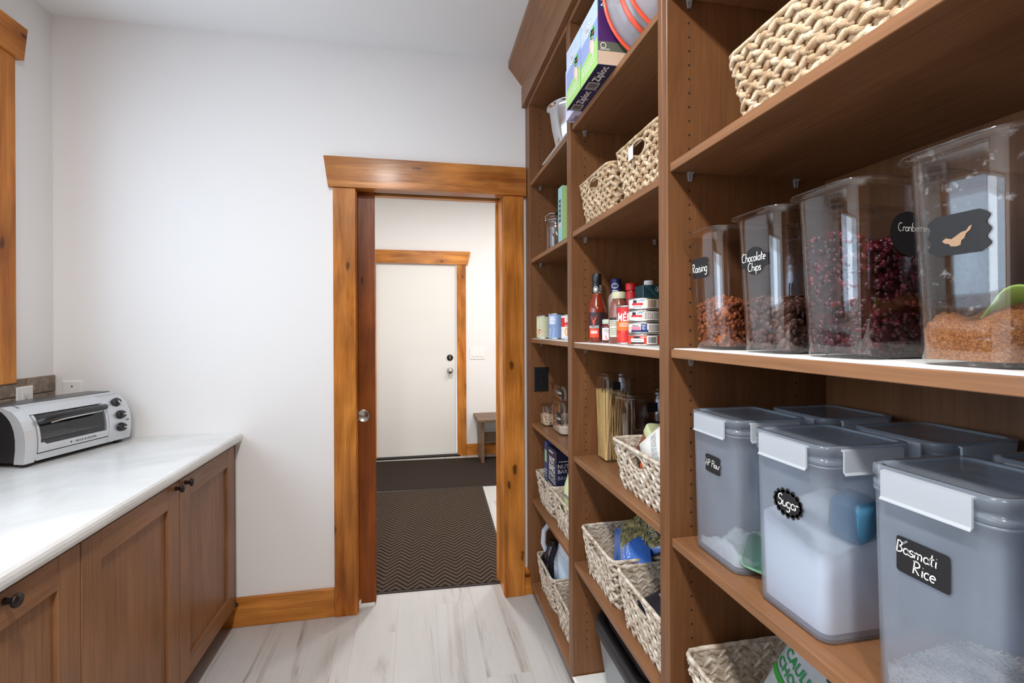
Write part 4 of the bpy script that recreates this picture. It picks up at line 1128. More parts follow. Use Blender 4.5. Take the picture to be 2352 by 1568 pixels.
# small jam jar
x, y = .659, 1.583
t = thing('jam_jar', 'small strawberry jam jar with a pale lid beside the sauce bottle', 'jar', (x, y, LZ2), cam_rz(x, y))
m = MB(); cyl_prof(m, [(.024, 0), (.027, .004), (.027, .056), (.024, .064), (.022, .068)]); plain('jam', S(96, 26, 20), .12, coat=.4); m.build('jar', 'jam', t)
m = MB(); cyl_prof(m, [(.0245, .066), (.025, .068), (.025, .080), (.0235, .082)]); m.build('lid', ink(188, 196, 176), t)
D = Decal(cyl_map(.0271, .010), .005); D.rect(-.030, .0, .030, .042, WHT); D.ell(-.004, .014, .010, .013, REDP, 2); D.ell(.008, .010, .007, .009, ink(220, 60, 40), 3); D.fine(-.02, .028, .03, .010, ink(90, 90, 90), 2, 2); D.build('label', t)
# clear syrup bottle
x, y = .658, 1.500
t = thing('syrup_bottle', 'ribbed clear bottle of brown syrup with a beige cap', 'bottle', (x, y, LZ2), cam_rz(x, y) + .25)
plain('syrup', S(128, 74, 56), .15, coat=.5, var=.05)
m = MB(); pr = [(.030, 0), (.0335, .003), (.0335, .084)]
for k in range(6): z = .086 + k * .008; pr += [(.0335 - k * .0012, z), (.0318 - k * .0012, z + .004)]
pr += [(.026, .136), (.0205, .146), (.0205, .150)]; cyl_prof(m, pr); m.build('bottle', 'syrup', t)
m = MB(); cyl_prof(m, [(.0235, .149), (.0238, .151), (.0225, .170), (.021, .172)]); m.build('cap', ink(196, 194, 160), t)
D = Decal(cyl_map(.0336, .022), .006); D.rect(-.044, 0, .034, .062, ink(206, 206, 190)); D.rect(-.044, .056, .0, .064, BLK, 2); D.fine(-.040, .036, .030, .018, ink(120, 110, 96), 2, 3); D.fine(-.040, .006, .03, .024, ink(130, 140, 110), 2, 4, 5); D.build('label', t)
# red tomato can
x, y = .651, 1.420
def dr(D, h, r):
    D.rect(-.11, 0, .10, h, REDP, 1); D.rect(-.11, h * .34, .10, h * .60, ink(224, 112, 30), 2); D.text('AYLMER', -.036, h * .72, .034, WHT, 4, sx=.72, bold=.015)
    D.line([(-.034, h * .83), (-.01, h * .86), (.014, h * .83)], .004, WHT, 4); D.fine(-.03, h * .44, .03, h * .12, WHT, 4, 2)
    rr = random.Random(4)
    for k in range(13): D.ell(rr.uniform(-.036, .03), rr.uniform(.008, h * .32), rr.uniform(.006, .010), rr.uniform(.006, .010), ink(*rr.choice(((226, 60, 40), (240, 96, 66), (206, 34, 30)))), 3, 10)
can('tall red can of tomatoes beside the stacked tuna tins', (x, y, LZ2), .033, .122, dr, name='tomato_can', rz=cam_rz(x, y) + .15)
# tuna tins, stacked four high
x, y = .648, 1.299
def tin_paper(kind):
    def dr(D, h, r):
        D.rect(-.145, 0, .145, h, {0: ink(206, 62, 40), 1: ink(222, 214, 206), 2: ink(218, 210, 202), 3: ink(226, 224, 220)}[kind], 1)
        if kind == 0:
            D.rect(-.046, .002, -.006, .017, WHT, 2); D.rect(-.046, .002, -.006, .0065, BLK, 3); D.rect(-.036, .017, -.018, .023, BLK, 3); D.fine(-.014, .018, .014, .006, WHT, 3, 1); D.rect(.002, .001, .036, h - .001, WHT, 2); D.bars(.006, .004, .026, h - .008, BLK, 3); D.fine(-.040, .009, .028, .005, ink(120, 110, 100), 3, 1)
        elif kind == 1:
            D.rect(-.048, .006, -.018, .016, ink(222, 120, 140), 2); D.rect(-.048, 0, .004, .007, NAVY, 2); D.rect(-.016, .005, .000, h - .001, ink(30, 52, 130), 3); D.text('MSC', -.008, h - .006, .0075, WHT, 4, sx=.8); D.ell(-.008, .012, .0045, .004, WHT, 4); D.ell(-.007, .0125, .003, .0026, ink(30, 52, 130), 5); D.text('SKIPJACK', -.033, h - .006, .007, BLK, 4, sx=.75); D.fine(.006, .003, .040, h - .006, ink(96, 84, 76), 2, 5, 3)
        elif kind == 2:
            D.rect(-.048, .001, -.022, .010, WHT, 2); D.rect(-.048, .009, -.014, .015, REDP, 3); D.rect(-.044, .015, -.032, .023, BLK, 3); D.line([(-.028, .019), (-.020, .022), (-.012, .021)], .002, ink(60, 150, 190), 3); D.fine(-.006, .003, .052, h - .006, ink(110, 98, 90), 2, 5, 8)
        else:
            D.rect(-.048, .008, -.014, .015, REDP, 2); D.rect(-.044, .015, -.032, .023, BLK, 3); D.line([(-.028, .019), (-.020, .022), (-.010, .021)], .002, ink(60, 150, 190), 3); D.fine(-.044, .002, .026, .004, ink(120, 110, 100), 3, 1); D.rect(-.004, .001, .030, h - .001, ink(226, 204, 176), 2); D.bars(.0, .002, .026, h - .004, ink(60, 44, 34), 3); D.fine(.034, .003, .02, h - .006, ink(180, 90, 70), 3, 4)
    return dr
for k, lab in enumerate(('red-banded tuna tin at the bottom of the stack', 'tuna tin with a blue eco mark, second from the bottom of the stack', 'grey-labelled tuna tin, second from the top of the stack', 'white-labelled tuna tin with barcode at the top of the stack')):
    can(lab, (x + .001 * (k % 2), y - .001 * k, LZ2 + k * .0345), .0455, .0335, tin_paper(k), name='tuna_tin', rz=cam_rz(x, y) + .12 + .03 * k, group='stacked tuna tins', t0=.0042)
# back row: blue-capped bottle, red-capped jar, dark carton
x, y = .712, 1.648
t = thing('spray_bottle', 'clear bottle with a blue printed cap behind the syrup bottle', 'bottle', (x, y, LZ2), cam_rz(x, y))
m = MB(); cyl_prof(m, [(.028, 0), (.030, .004), (.030, .155), (.026, .170), (.018, .180)]); plain('pale_liquid', S(170, 150, 140), .15, coat=.4); m.build('bottle', 'pale_liquid', t)
m = MB(); cyl_prof(m, [(.0195, .179), (.020, .181), (.0195, .229), (.018, .231)]); m.build('cap', ink(34, 38, 96), t)
D = Decal(cyl_map(.0202, .181), .005); D.ring(-.004, .024, .012, .008, .002, WHT); D.fine(-.014, -.006, .022, .016, WHT, 2, 2); D.build('cap_print', t)
x, y = .738, 1.572
t = thing('spice_jar', 'small red-capped jar behind the red tomato can', 'jar', (x, y, LZ2), cam_rz(x, y))
m = MB(); cyl_prof(m, [(.018, 0), (.0195, .003), (.0195, .178), (.017, .184)]); plain('red_spice', S(150, 20, 18), .25, coat=.3); m.build('jar', 'red_spice', t)
m = MB(); cyl_prof(m, [(.0205, .184), (.0210, .186), (.0210, .207), (.019, .209)]); m.build('cap', REDP, t)
D = Decal(cyl_map(.0197, .150), .005); D.rect(-.03, .006, .03, .028, ink(190, 26, 30)); D.build('label', t)
x, y = .756, 1.480
t = thing('drink_carton', 'dark teal carton with a white screw cap behind the tuna tins', 'carton', (x, y, LZ2), cam_rz(x, y) + .45)
m = MB(); m.box(-.035, .035, -.032, .032, 0, .192, .002); m.build('carton', ink(26, 58, 66), t)
m = MB(); cyl_prof(m, [(.0155, .192), (.016, .194), (.016, .206), (.0145, .208)], 24)
o = m.build('screw_cap', ink(222, 216, 212), t); o.location = (-.004, -.010, 0)
D = Decal(front_map(-.032, .05)); D.poly([(-.034, .141), (-.012, .141), (.016, .104), (.016, .098)], ink(52, 92, 98), 1); D.ring(.016, .128, .008, .008, .0012, WHT, 3); D.poly([(.012, .125), (.020, .125), (.016, .132)], WHT, 3); D.fine(-.03, .02, .05, .05, ink(90, 130, 130), 2, 5); D.build('print', t)

# ---- middle bay, canisters with pasta
CZ2 = SZ[2][3] + .0006
plain('spaghetti_pasta', S(226, 192, 124), .5, var=.12, scale=200.0)
def pasta(c, t, n, lvl, label, seed=3):
    rr = random.Random(seed); m = MB()
    for k in range(n):
        w, d = c.dims(.01); x0 = rr.uniform(-.42, .42) * w; y0 = rr.uniform(-.46, .42) * d
        if rr.random() < .6: y0 = -rr.uniform(.40, .46) * d
        w1, d1 = c.dims(lvl); x1 = max(-.44, min(.44, x0 / w + rr.uniform(-.35, .1))) * w1; y1 = max(-.45, min(.45, y0 / d + rr.uniform(-.05, .2))) * d1
        m.tube([(x0, y0, .006), ((x0 + x1) / 2, (y0 + y1) / 2, lvl / 2), (x1, y1, lvl + rr.uniform(-.012, .004))], .00125, 4)
    return put(m, 'spaghetti', 'spaghetti_pasta', t, label, 'pasta')
c = Can(.092, .094, .102, .106, .302, .022); t = canister('tall square clear canister of spaghetti by the upright panel', c, (.688, 1.620, CZ2), rim=.009, group='clear canisters in the middle bay', lid='clear_acrylic')
pasta(c, t, 260, .248, 'pale yellow spaghetti standing in the tall canister')
D = Decal(c.map(.262, .085), .005); D.rect(-.014, -.006, .014, .022, BLK); D.build('chalk_label', t)
c = Can(.118, .150, .134, .168, .248, .026); t = canister('wide clear canister with a cornmeal label behind the basket', c, (.735, 1.472, CZ2), rim=.010, group='clear canisters in the middle bay', lid='clear_acrylic')
D = Decal(c.map(.205, .132), .005); D.rect(-.018, .0, .018, .030, BLK); D.rect(-.030, -.072, .034, -.030, CHALK); D.hand('Cornmeal', .002, -.050, .0125, WHT, 4); D.build('chalk_label', t)
lv = lambda x, y: .062 + .01 * sin(x * 50) + .012 * sin(y * 40)
put(heap(c, lv, .004, 64, .002, 9), 'cornmeal', 'quinoa', t, 'pale coarse cornmeal in the wide canister', 'cornmeal')
c = Can(.078, .080, .090, .094, .302, .020); t = canister('tall narrow clear canister at the back behind the cornmeal canister', c, (.908, 1.552, CZ2), rim=.008, group='clear canisters in the middle bay', lid='clear_acrylic')

# ---- pouches
def pouch(t, w, h, bulge, mats, name='pouch', wr=.003, seed=1, seal=.06, nu=22, nv=26, window=None):
    """pillow bag standing in the local xz plane, front towards -y; returns the front surface map"""
    rr = random.Random(seed); ph = [(rr.uniform(10, 70), rr.uniform(10, 70), rr.uniform(0, 6)) for _ in range(5)]
    def thick(u, v):
        e = min(1, (min(v, 1 - v) / seal)) if min(v, 1 - v) < seal * 1.0 else 1
        k = (max(0, 1 - abs(2 * u - 1) ** 2.6)) ** .5 * (max(0, sin(pi * min(1, max(0, (v - .02) / .96))))) ** .6
        return bulge / 2 * k
    def wrk(x, z): return sum(sin(a * x + b * z + c_) for a, b, c_ in ph) / 5 * wr
    def fn(u, v, sg):
        x = (u - .5) * w; z = v * h; k = thick(u, v)
        return Vector((x * (1 - .05 * k / max(bulge, 1e-4)), -sg * k - .0006 * sg + wrk(x, z) * min(1, k / (bulge * .2 + 1e-6)), z))
    m = MB(); m.grid(lambda u, v: fn(u, v, 1), nu, nv, 0); m.grid(lambda u, v: fn(1 - u, v, -1), nu, nv, 0)
    # close the edges
    for j in range(nv):
        for u in (0, 1):
            a, b_ = fn(u, j / nv, 1), fn(u, (j + 1) / nv, 1); c_, d_ = fn(u, j / nv, -1), fn(u, (j + 1) / nv, -1)
            q = [m.add(p) for p in (a, b_, d_, c_)]; m.face(q if u else q[::-1])
    m.build(name, mats, t)
    def surf(s, tt, hh):
        u = min(1, max(0, s / w + .5)); v = min(1, max(0, tt / h)); p = fn(u, v, 1); return Vector((p.x, p.y - hh - .0012, p.z))
    return surf
def drect(D, s0, t0, s1, t1, m, lay=1, n=8, k=8):
    """rectangle split both ways so that it follows a bulging bag"""
    i = D.mi(m); ids = [[D.P(lerp(s0, s1, a / n), lerp(t0, t1, b / k), lay) for a in range(n + 1)] for b in range(k + 1)]
    for b in range(k):
        for a in range(n): D.mb.face((ids[b][a], ids[b][a + 1], ids[b + 1][a + 1], ids[b + 1][a]), i, True)
def lay_down(t, loc, rz, tilt=0.0, roll=0.0):
    """stand a bag at loc, leaned back by tilt and turned in its own plane by roll"""
    t.matrix_world = Matrix.Translation(loc) @ Matrix.Rotation(rz, 4, 'Z') @ Matrix.Rotation(-tilt, 4, 'X') @ Matrix.Rotation(roll, 4, 'Y')

GREENT = ink(0, 118, 62); SILV = 'foil_silver'; plain('foil_silver', S(176, 184, 188), .28, .35, var=.05, bump=.1)
t = thing('frozen_vegetable_pouch', 'silver-grey cauliflower pouch with green lettering', 'food pouch')
sf = pouch(t, .20, .27, .035, SILV, seed=5, wr=.002)
D = Decal(sf); D.text('CAULIFLOWER', -.088, .178, .030, GREENT, 3, 'L', sx=.72, bold=.02); D.text('CHOU-FLEUR', -.094, .148, .030, GREENT, 3, 'L', sx=.72, bold=.02)
drect(D, -.099, .112, .0, .128, ink(30, 130, 40), 2); D.text('RICE', -.04, .120, .014, WHT, 4, sx=1)
D.poly([(-.012, .216), (-.018, .238), (.054, .238), (.060, .216)], ink(24, 54, 48), 2); D.text("NATURE'S", .020, .240, .009, REDP, 5); D.text('Earthly', .020, .230, .0135, WHT, 4); D.text('Choice', .020, .220, .0125, WHT, 4)
D.ell(.074, .200, .015, .015, ink(24, 70, 62), 2); D.ring(.074, .200, .011, .011, .001, WHT, 3)
D.line([(-.070, .262), (-.085, .20), (-.055, .21)], .002, WHT, 4); D.build('print', t)
lay_down(t, (.640, .745, SZ[3][4] + .085), FACE, .12, .42)

BLUE = 'bag_blue'; plain('bag_blue', S(58, 108, 190), .2, var=.08, coat=.3)
speckled('spiral_pasta', [(.3, S(74, 76, 50)), (.5, S(128, 122, 82)), (.7, S(176, 158, 104))], 60, .5, .3)
def pasta_bag(label, loc, rz, tilt, roll, w, h, seed, window):
    t = thing('pasta_bag', label, 'pasta bag'); sf = pouch(t, w, h, .062, BLUE, seed=seed, wr=.005)
    D = Decal(sf)
    if window:
        drect(D, -w * .46, h * .18, w * .46, h * .78, 'spiral_pasta', 2, 14, 14)
        i = D.mi('spiral_pasta'); rr = random.Random(seed)
        for k in range(150):
            s, z = rr.uniform(-.44, .44) * w, rr.uniform(.2, .76) * h; p = Vector(sf(s, z, .0015)); a = rr.uniform(0, pi); v = Vector((cos(a), 0, sin(a)))
            for q in range(3): D.mb.ellipsoid(p + v * .0055 * (q - 1), (v.cross(Vector((0, 1, 0))) * .0055, Vector((0, .004, 0)), v * .0042), 5, 3, i)
        D.ell(w * .12, h * .70, w * .26, h * .095, ink(36, 60, 116), 12, 16, .2); D.text('ITALPASTA', w * .12, h * .70, w * .13, WHT, 16, rot=.12, sx=.75, bold=.015)
    else:
        D.text('ITALPASTA', 0, h * .55, w * .13, ink(190, 208, 236), 8, sx=.75); D.fine(-w * .3, h * .30, w * .6, h * .15, ink(170, 192, 228), 8, 4)
    D.build('print', t); lay_down(t, loc, rz, tilt, roll)
pasta_bag('blue pasta bag with a clear window of spiral pasta', (.650, 1.530, SZ[2][4] + .108), FACE, .85, .55, .19, .25, 3, True)
pasta_bag('plain blue pasta bag lying in front of the windowed one', (.628, 1.442, SZ[2][4] + .098), FACE, .75, .55, .125, .13, 8, False)
t = thing('snack_packet', 'dark navy packet with white lettering in the right-hand basket', 'food packet'); sf = pouch(t, .18, .20, .03, ink(30, 30, 44, .3), seed=9)
D = Decal(sf); D.text('GRECCHI', .0, .150, .024, WHT, 8, sx=.8); D.fine(-.06, .06, .12, .05, ink(150, 150, 160), 8, 4); D.ring(-.05, .12, .016, .016, .0015, ink(120, 120, 130), 8); D.build('print', t)
lay_down(t, (.612, 1.215, SZ[2][4] + .060), FACE, 1.15, .15)
t = thing('snack_packet', 'white packet with a lime green edge beside the dark packet', 'food packet'); sf = pouch(t, .12, .17, .03, ink(226, 226, 222, .3), seed=10)
D = Decal(sf); drect(D, -.06, .12, .06, .165, ink(140, 190, 60), 2); D.build('print', t)
lay_down(t, (.604, 1.125, SZ[2][4] + .070), FACE, .95, .2)

# basket beside the cornmeal canister: lidded tub, white pouch, orange packet
t = thing('spread_jar', 'tilted brown jar with a pale green lid in the pouch basket', 'jar')
m = MB(); m.loft([rrect(.058, .050, .012, 0, 4), rrect(.066, .058, .014, .006, 4), rrect(.066, .058, .014, .085, 4), rrect(.060, .052, .013, .090, 4)]); m.build('jar', ink(120, 66, 44, .2), t)
m = MB(); m.loft([rrect(.068, .060, .014, .090, 4), rrect(.071, .063, .015, .094, 4), rrect(.071, .063, .015, .116, 4), rrect(.064, .056, .013, .121, 4)]); m.build('lid', ink(190, 192, 146), t)
lay_down(t, (.668, 1.335, CZ2 + .075), FACE, .1, .60)
t = thing('flour_pouch', 'white pouch with blue lettering leaning out of the basket', 'food pouch'); sf = pouch(t, .14, .20, .045, ink(232, 232, 226, .35), seed=12)
D = Decal(sf); D.text('SELF', .02, .178, .020, ink(70, 84, 130), 6, sx=.9); D.text('RISING', .02, .160, .020, ink(70, 84, 130), 6, sx=.8); D.fine(-.05, .10, .08, .03, ink(170, 170, 175), 6, 4); D.ell(.03, .07, .016, .012, ink(50, 84, 66), 6, 10); D.ell(.045, .055, .012, .012, ink(40, 74, 56), 6, 10); drect(D, .030, .186, .068, .198, ink(236, 150, 40), 5); D.build('print', t)
lay_down(t, (.632, 1.275, CZ2 + .072), FACE, .15, .95)
t = thing('sweet_packet', 'orange and brown packet seen through the basket handle hole', 'food packet'); sf = pouch(t, .10, .11, .03, ink(140, 66, 30, .3), seed=13)
D = Decal(sf); drect(D, -.045, .065, .045, .10, ink(236, 96, 50), 3); drect(D, -.05, .055, .05, .066, ink(226, 200, 150), 4); D.build('print', t)
lay_down(t, (.622, 1.225, CZ2 + .010), FACE, .05, .12)

# ---- high shelf: bag boxes and red-rimmed bowls
ZS = SZ[2][0] + .0005
def card_box(name, label, loc, w, d, h, rz, base, faces, cat='box', bev=.0012):
    t = thing(name, label, cat, loc, rz); m = MB(); m.box(-w / 2, w / 2, -d / 2, d / 2, 0, h, bev); m.build('carton', base, t)
    for nm, fn, dr in faces: D = Decal(fn); dr(D); D.build(nm, t)
    return t
LAV = ink(150, 166, 214); SKY = ink(196, 214, 240); LIME = ink(166, 212, 116); GRN = ink(120, 196, 130); SKIN = ink(232, 196, 176)
def zip_front(D):
    w, h = .144, .195
    D.poly([(-w / 2, h), (-w / 2, h * .30), (w / 2, h * .42), (w / 2, h)], SKY, 1); D.poly([(-w / 2, h * .62), (-w / 2, h * .28), (w / 2, h * .40), (w / 2, h * .70)], LAV, 2)
    D.poly([(-w / 2, 0), (w / 2, 0), (w / 2, h * .42), (-w / 2, h * .30)], LIME, 3)
    D.ell(-.010, h * .74, .024, .021, WHT, 4, 18); D.ring(-.010, h * .74, .019, .016, .0014, ink(110, 130, 170), 5); D.fine(-.022, h * .70, .024, .016, ink(110, 130, 170), 6, 3)
    D.text('Freezer', -.034, h * .90, .026, WHT, 5, sx=.8); D.text('Bags', .030, h * .86, .020, WHT, 5, sx=.8)
    for (a, b, r) in ((.030, .108, .015), (.042, .112, .013), (.022, .116, .012), (.034, .122, .013)): D.ell(a, b, r, r * .85, GRN, 5, 10)
    D.ell(.034, .112, .006, .005, ink(150, 96, 70), 6, 8); D.ell(.026, .078, .016, .024, SKIN, 5, 14, .3); D.ell(.036, .068, .012, .020, ink(240, 212, 196), 6, 12, .2)
    D.fine(-.060, .020, .110, .030, WHT, 5, 3, 4)
def zip_bottom(D):
    w, d = .144, .12
    D.rect(-w / 2, -d / 2, w / 2, d / 2, ink(30, 32, 74), 1); D.text('Ziploc', .022, d / 2 - .026, .034, WHT, 3, sx=.95, bold=.02); D.rect(-.068, d / 2 - .046, -.026, d / 2 - .010, ink(208, 200, 190), 2); D.bars(-.064, d / 2 - .043, .034, .030, BLK, 3)
def zip_side(D):
    h, d = .195, .12
    D.rect(-d / 2, h * .58, d / 2, h, ink(34, 58, 96), 1); D.rect(-d / 2, h * .34, d / 2, h * .80, ink(70, 30, 96), 2); D.poly([(-d / 2, h * .8), (-d / 2 + .03, h), (-d / 2, h)], ink(34, 58, 96), 3); D.rect(-d / 2, h * .20, d / 2, h * .34, ink(92, 96, 84), 2); D.rect(-d / 2, 0, d / 2, h * .20, ink(206, 180, 156), 2)
    D.ring(-d / 2 + .016, h * .28, .008, .008, .002, WHT, 3); D.text('Ziploc', -d / 2 + .040, h * .90, .026, WHT, 4); D.fine(-d / 2 + .006, h * .21, .03, .006, WHT, 3, 2)
for yc, lab in ((1.5085, 'blue and green plastic bag box, left of the pair overhanging the shelf'), (1.362, 'blue and green plastic bag box, right of the pair overhanging the shelf')):
    card_box('bag_box', lab, (.506 + .06, yc, ZS), .145, .12, .196, FACE, LAV, [('front_print', front_map(-.06), zip_front), ('base_print', plane_map((0, 0, -.0001), (1, 0, 0), (0, -1, 0), (0, 0, -1)), zip_bottom), ('side_print', side_map(.0725), zip_side)])
def dr(D): D.rect(-.044, 0, .044, .18, ink(214, 214, 236), 1); D.text('Bags', 0, .04, .03, ink(70, 60, 130), 3)
def dr2(D): D.rect(-.044, -.055, .044, .055, ink(206, 208, 236), 1); D.text('Bags', -.004, .036, .026, ink(60, 50, 120), 3)
card_box('bag_box', 'small white and lavender box behind the plastic bag boxes', (.588, 1.632, ZS), .09, .11, .185, FACE, ink(206, 208, 236), [('front_print', front_map(-.055), dr), ('base_print', plane_map((0, 0, -.0001), (1, 0, 0), (0, -1, 0), (0, 0, -1)), dr2)])
clear_plastic('pink_plastic', (.92, .84, .86), .12, 1.5, haze=.28); plain('red_rim', S(232, 84, 54), .3, coat=.2)
def tub_bowl(label, yc):
    t = thing('plastic_bowl', label, 'bowl', (.698, yc, ZS + .186), 0.0, 'red-rimmed bowls standing on edge')
    T = Matrix.Rotation(pi / 2, 4, 'X'); m = MB(T)      # axis along +z of the lathe -> towards the camera
    m.lathe([(.176, .004), (.172, .030), (.166, .060), (.160, .066), (.158, .068), (.150, .084), (.020, .088), (.001, .088)], 48); m.lathe([(.170, .006), (.160, .060), (.148, .080), (.001, .084)], 48); m.build('bowl', 'pink_plastic', t)
    m = MB(T); m.lathe([(.176, -.001), (.184, -.002), (.1858, .001), (.184, .004), (.177, .005), (.176, -.001)], 48); m.lathe([(.1675, .059), (.1685, .063), (.160, .069)], 48); m.build('rim', 'red_rim', t)
    return t
tub_bowl('pinkish clear bowl with red rim standing on edge against the boxes', 1.272); tub_bowl('pinkish clear bowl with red rim standing on edge by the upright', 1.150)

# ---- far bay
x, y = .690, 2.020
t = thing('mixing_bowl', 'deep steel mixing bowl on the high shelf by the doorway', 'bowl', (x, y, SZ[1][0] + .0026))
m = MB(); m.lathe([(.050, 0), (.066, .004), (.092, .060), (.108, .130), (.118, .205), (.1195, .218), (.130, .221), (.131, .225), (.127, .227), (.117, .220), (.106, .130), (.090, .062), (.060, .008), (.001, .006)], 40, cap0=True); m.build('bowl', 'chrome', t)
# jar with clamp lid and carton
x, y = .640, 2.170; Z1 = SZ[1][1] + .0006
t = thing('clamp_jar', 'empty clear glass jar with a clamp lid beside the teal carton', 'jar', (x, y, Z1), cam_rz(x, y))
m = MB(); m.lathe([(.040, .0005), (.046, .003), (.048, .010), (.048, .140), (.044, .152), (.043, .158), (.040, .158), (.045, .138), (.045, .012), (.001, .008)], 32, cap0=True); m.build('jar', 'clear_acrylic', t)
m = MB(); m.lathe([(.045, .159), (.050, .162), (.050, .170), (.046, .176), (.030, .182), (.001, .183)], 32, cap0=True); m.build('lid', 'clear_acrylic', t)
m = MB(); m.tube([(.0495 * cos(2 * pi * i / 24), .0495 * sin(2 * pi * i / 24), .154) for i in range(24)], .0016, 6, True); m.tube([(-.050, .0, .154), (-.052, 0, .176), (-.03, 0, .192), (.03, 0, .192), (.052, 0, .176), (.050, 0, .154)], .0016, 6); m.build('wire_clamp', 'chrome', t)
m = MB(); m.ellipsoid((.0, 0, .190), ((.010, 0, 0), (0, .010, 0), (0, 0, .008)), 10, 6); m.build('lid_knob', 'bronze', t)
TEAL = ink(150, 206, 208); PGRN = ink(168, 200, 130)
def dr(D): D.rect(-.029, 0, .029, .274, TEAL, 1); D.rect(-.016, .120, .010, .220, ink(36, 52, 62), 2); 
def dr_(D):
    dr(D)
    for k in range(4): D.rect(-.010, .132 + k * .022, .004, .142 + k * .022, ink(210, 196, 180), 3)
    D.rect(-.029, .10, .010, .118, ink(226, 206, 206), 2)
def dr2(D): D.rect(-.08, 0, .08, .274, PGRN, 1); D.rect(-.055, .12, .03, .235, ink(150, 160, 190), 2); D.rect(-.055, .112, .03, .12, WHT, 3); D.fine(-.05, .15, .07, .06, WHT, 3, 5); D.ell(-.040, .045, .016, .017, BLK, 3, 20); D.ell(-.036, .046, .010, .012, ink(60, 80, 50), 4, 14); D.fine(-.07, .004, .04, .012, WHT, 3, 2)
card_box('teal_carton', 'slim teal and green carton with a black round mark', (.620 + .08, 2.040, Z1), .058, .16, .276, FACE, TEAL, [('front_print', front_map(-.08), dr_), ('side_print', side_map(.029), dr2)])
# row of cans
LZ1 = SZ[1][2] + .0026
def dr(D, h, r):
    D.rect(-.11, 0, .11, h, ink(196, 196, 160), 1); D.rect(.022, 0, .045, h, ink(166, 166, 132), 2); D.fine(.024, .01, .02, h * .75, ink(120, 118, 96), 3, 9); D.ring(.016, h * .86, .007, .004, .001, WHT, 3)
    D.poly([(-.036, h * .16), (-.034, h * .10), (-.012, h * .08), (.014, h * .26), (.010, h * .30), (-.02, h * .18)], ink(206, 84, 34), 3); D.ell(-.022, h * .28, .015, .016, ink(238, 206, 170), 4, 14); D.ell(-.022, h * .29, .011, .010, ink(150, 60, 50), 5, 12)
    for k in range(6): D.ell(-.028 + .006 * (k % 3), h * (.26 + .05 * (k // 3)), .0025, .0025, ink(240, 220, 190), 6, 6)
    D.rect(-.040, h * .45, -.030, h * .9, ink(230, 216, 196), 2)
x, y = .604, 2.268
can('sage green can with a fruit tart picture next to the doorway', (x, y, LZ1), .0375, .112, dr, rz=cam_rz(x, y))
def dr(D, h, r):
    D.rect(-.11, 0, .11, h, ink(132, 158, 200), 1); D.rect(-.036, h * .62, .000, h * .96, ink(170, 184, 226), 2)
    for k in range(4): D.rect(-.034, h * (.60 + .085 * k), -.006 - .004 * (k % 2), h * (.65 + .085 * k), WHT, 3)
    D.poly([(-.04, h * .58), (.002, h * .58), (-.002, h * .44), (-.04, h * .40)], ink(110, 116, 130), 3); D.poly([(-.04, 0), (-.012, 0), (-.008, h * .45), (-.03, h * .40)], ink(226, 220, 214), 4)
x, y = .622, 2.120
can('pale blue can between the green can and the red-topped can', (x, y, LZ1), .036, .118, dr, rz=cam_rz(x, y))
def dr(D, h, r):
    D.rect(-.11, 0, .11, h, ink(236, 230, 222), 1); D.rect(-.11, h * .52, .11, h * .92, REDP, 2); D.rect(-.030, h * .72, -.008, h * .90, WHT, 3); D.text('C', -.018, h * .80, .02, REDP, 4); D.fine(-.03, h * .54, .03, h * .05, WHT, 3, 1); D.ell(-.020, h * .30, .012, .018, ink(226, 140, 50), 3, 14); D.rect(-.04, 0, .04, h * .08, ink(196, 206, 224), 3)
x, y = .640, 1.975
can('red and white can half hidden by the upright', (x, y, LZ1), .037, .108, dr, rz=cam_rz(x, y) + .25)
x, y = .800, 2.02
def dr(D): D.rect(-.03, 0, .03, .17, ink(40, 38, 40), 1); D.fine(-.028, .02, .05, .13, WHT, 2, 14)
card_box('black_carton', 'tall black carton with white print behind the cans', (x - .06, 1.855, LZ1), .07, .10, .185, FACE, BLK, [('front_print', front_map(-.05), dr)])
# clear boxes with nuts and grain
Z1d = SZ[1][3] + .0006
c = Can(.112, .190, .120, .200, .100, .030); t1 = canister('low clear canister of pale nuts beside the black outlet', c, (.690, 2.290, Z1d), rim=.004, group='clear canisters in the far bay')
def nut(m, P, n, rr):
    a, b = frame_of(n, rr); m.ellipsoid(P, (a * .0075, b * .0048, n * .0045), 6, 4, jit=.1)
lv = lambda x, y: .040 + .006 * sin(x * 60) + .005 * sin(y * 70)
m = granules(c, lv, .008, 420, nut, 21, .4); hm = heap(c, lv, .011); off = len(m.v); m.v += hm.v; m.f += [tuple(i + off for i in f) for f in hm.f]; m.mi += hm.mi; m.sm += hm.sm
put(m, 'peanuts', 'peanut', t1, 'pale shelled nuts in the low canister by the outlet', 'nuts')
c = Can(.170, .150, .182, .160, .150, .034); t2 = canister('clear canister of white grain carrying a smaller canister', c, (.690, 2.110, Z1d), rim=.010, group='clear canisters in the far bay')
lv = lambda x, y: .030 + .012 * x / .08
put(heap(c, lv, .004, 64, .0012, 9), 'white_grain', 'quinoa', t2, 'speckled white grain in the bottom of the lower canister', 'grain')
D = Decal(c.map(.075, .045), .006); D.rect(-.022, -.026, .030, .026, CHALK); D.hand('Granola', .004, 0, .014, WHT, 4); D.build('chalk_label', t2)
c = Can(.160, .140, .176, .156, .070, .034); t3 = canister('shallow clear canister stacked on top of the white grain canister', c, (.690, 2.110, Z1d + .1512), rim=.012, group='clear canisters in the far bay')
D = Decal(c.map(.038, .045), .006); scallop(D, .055, .034, 0, CHALK, 0); D.hand('Walnuts', .002, 0, .014, WHT, 4); D.build('chalk_label', t3)
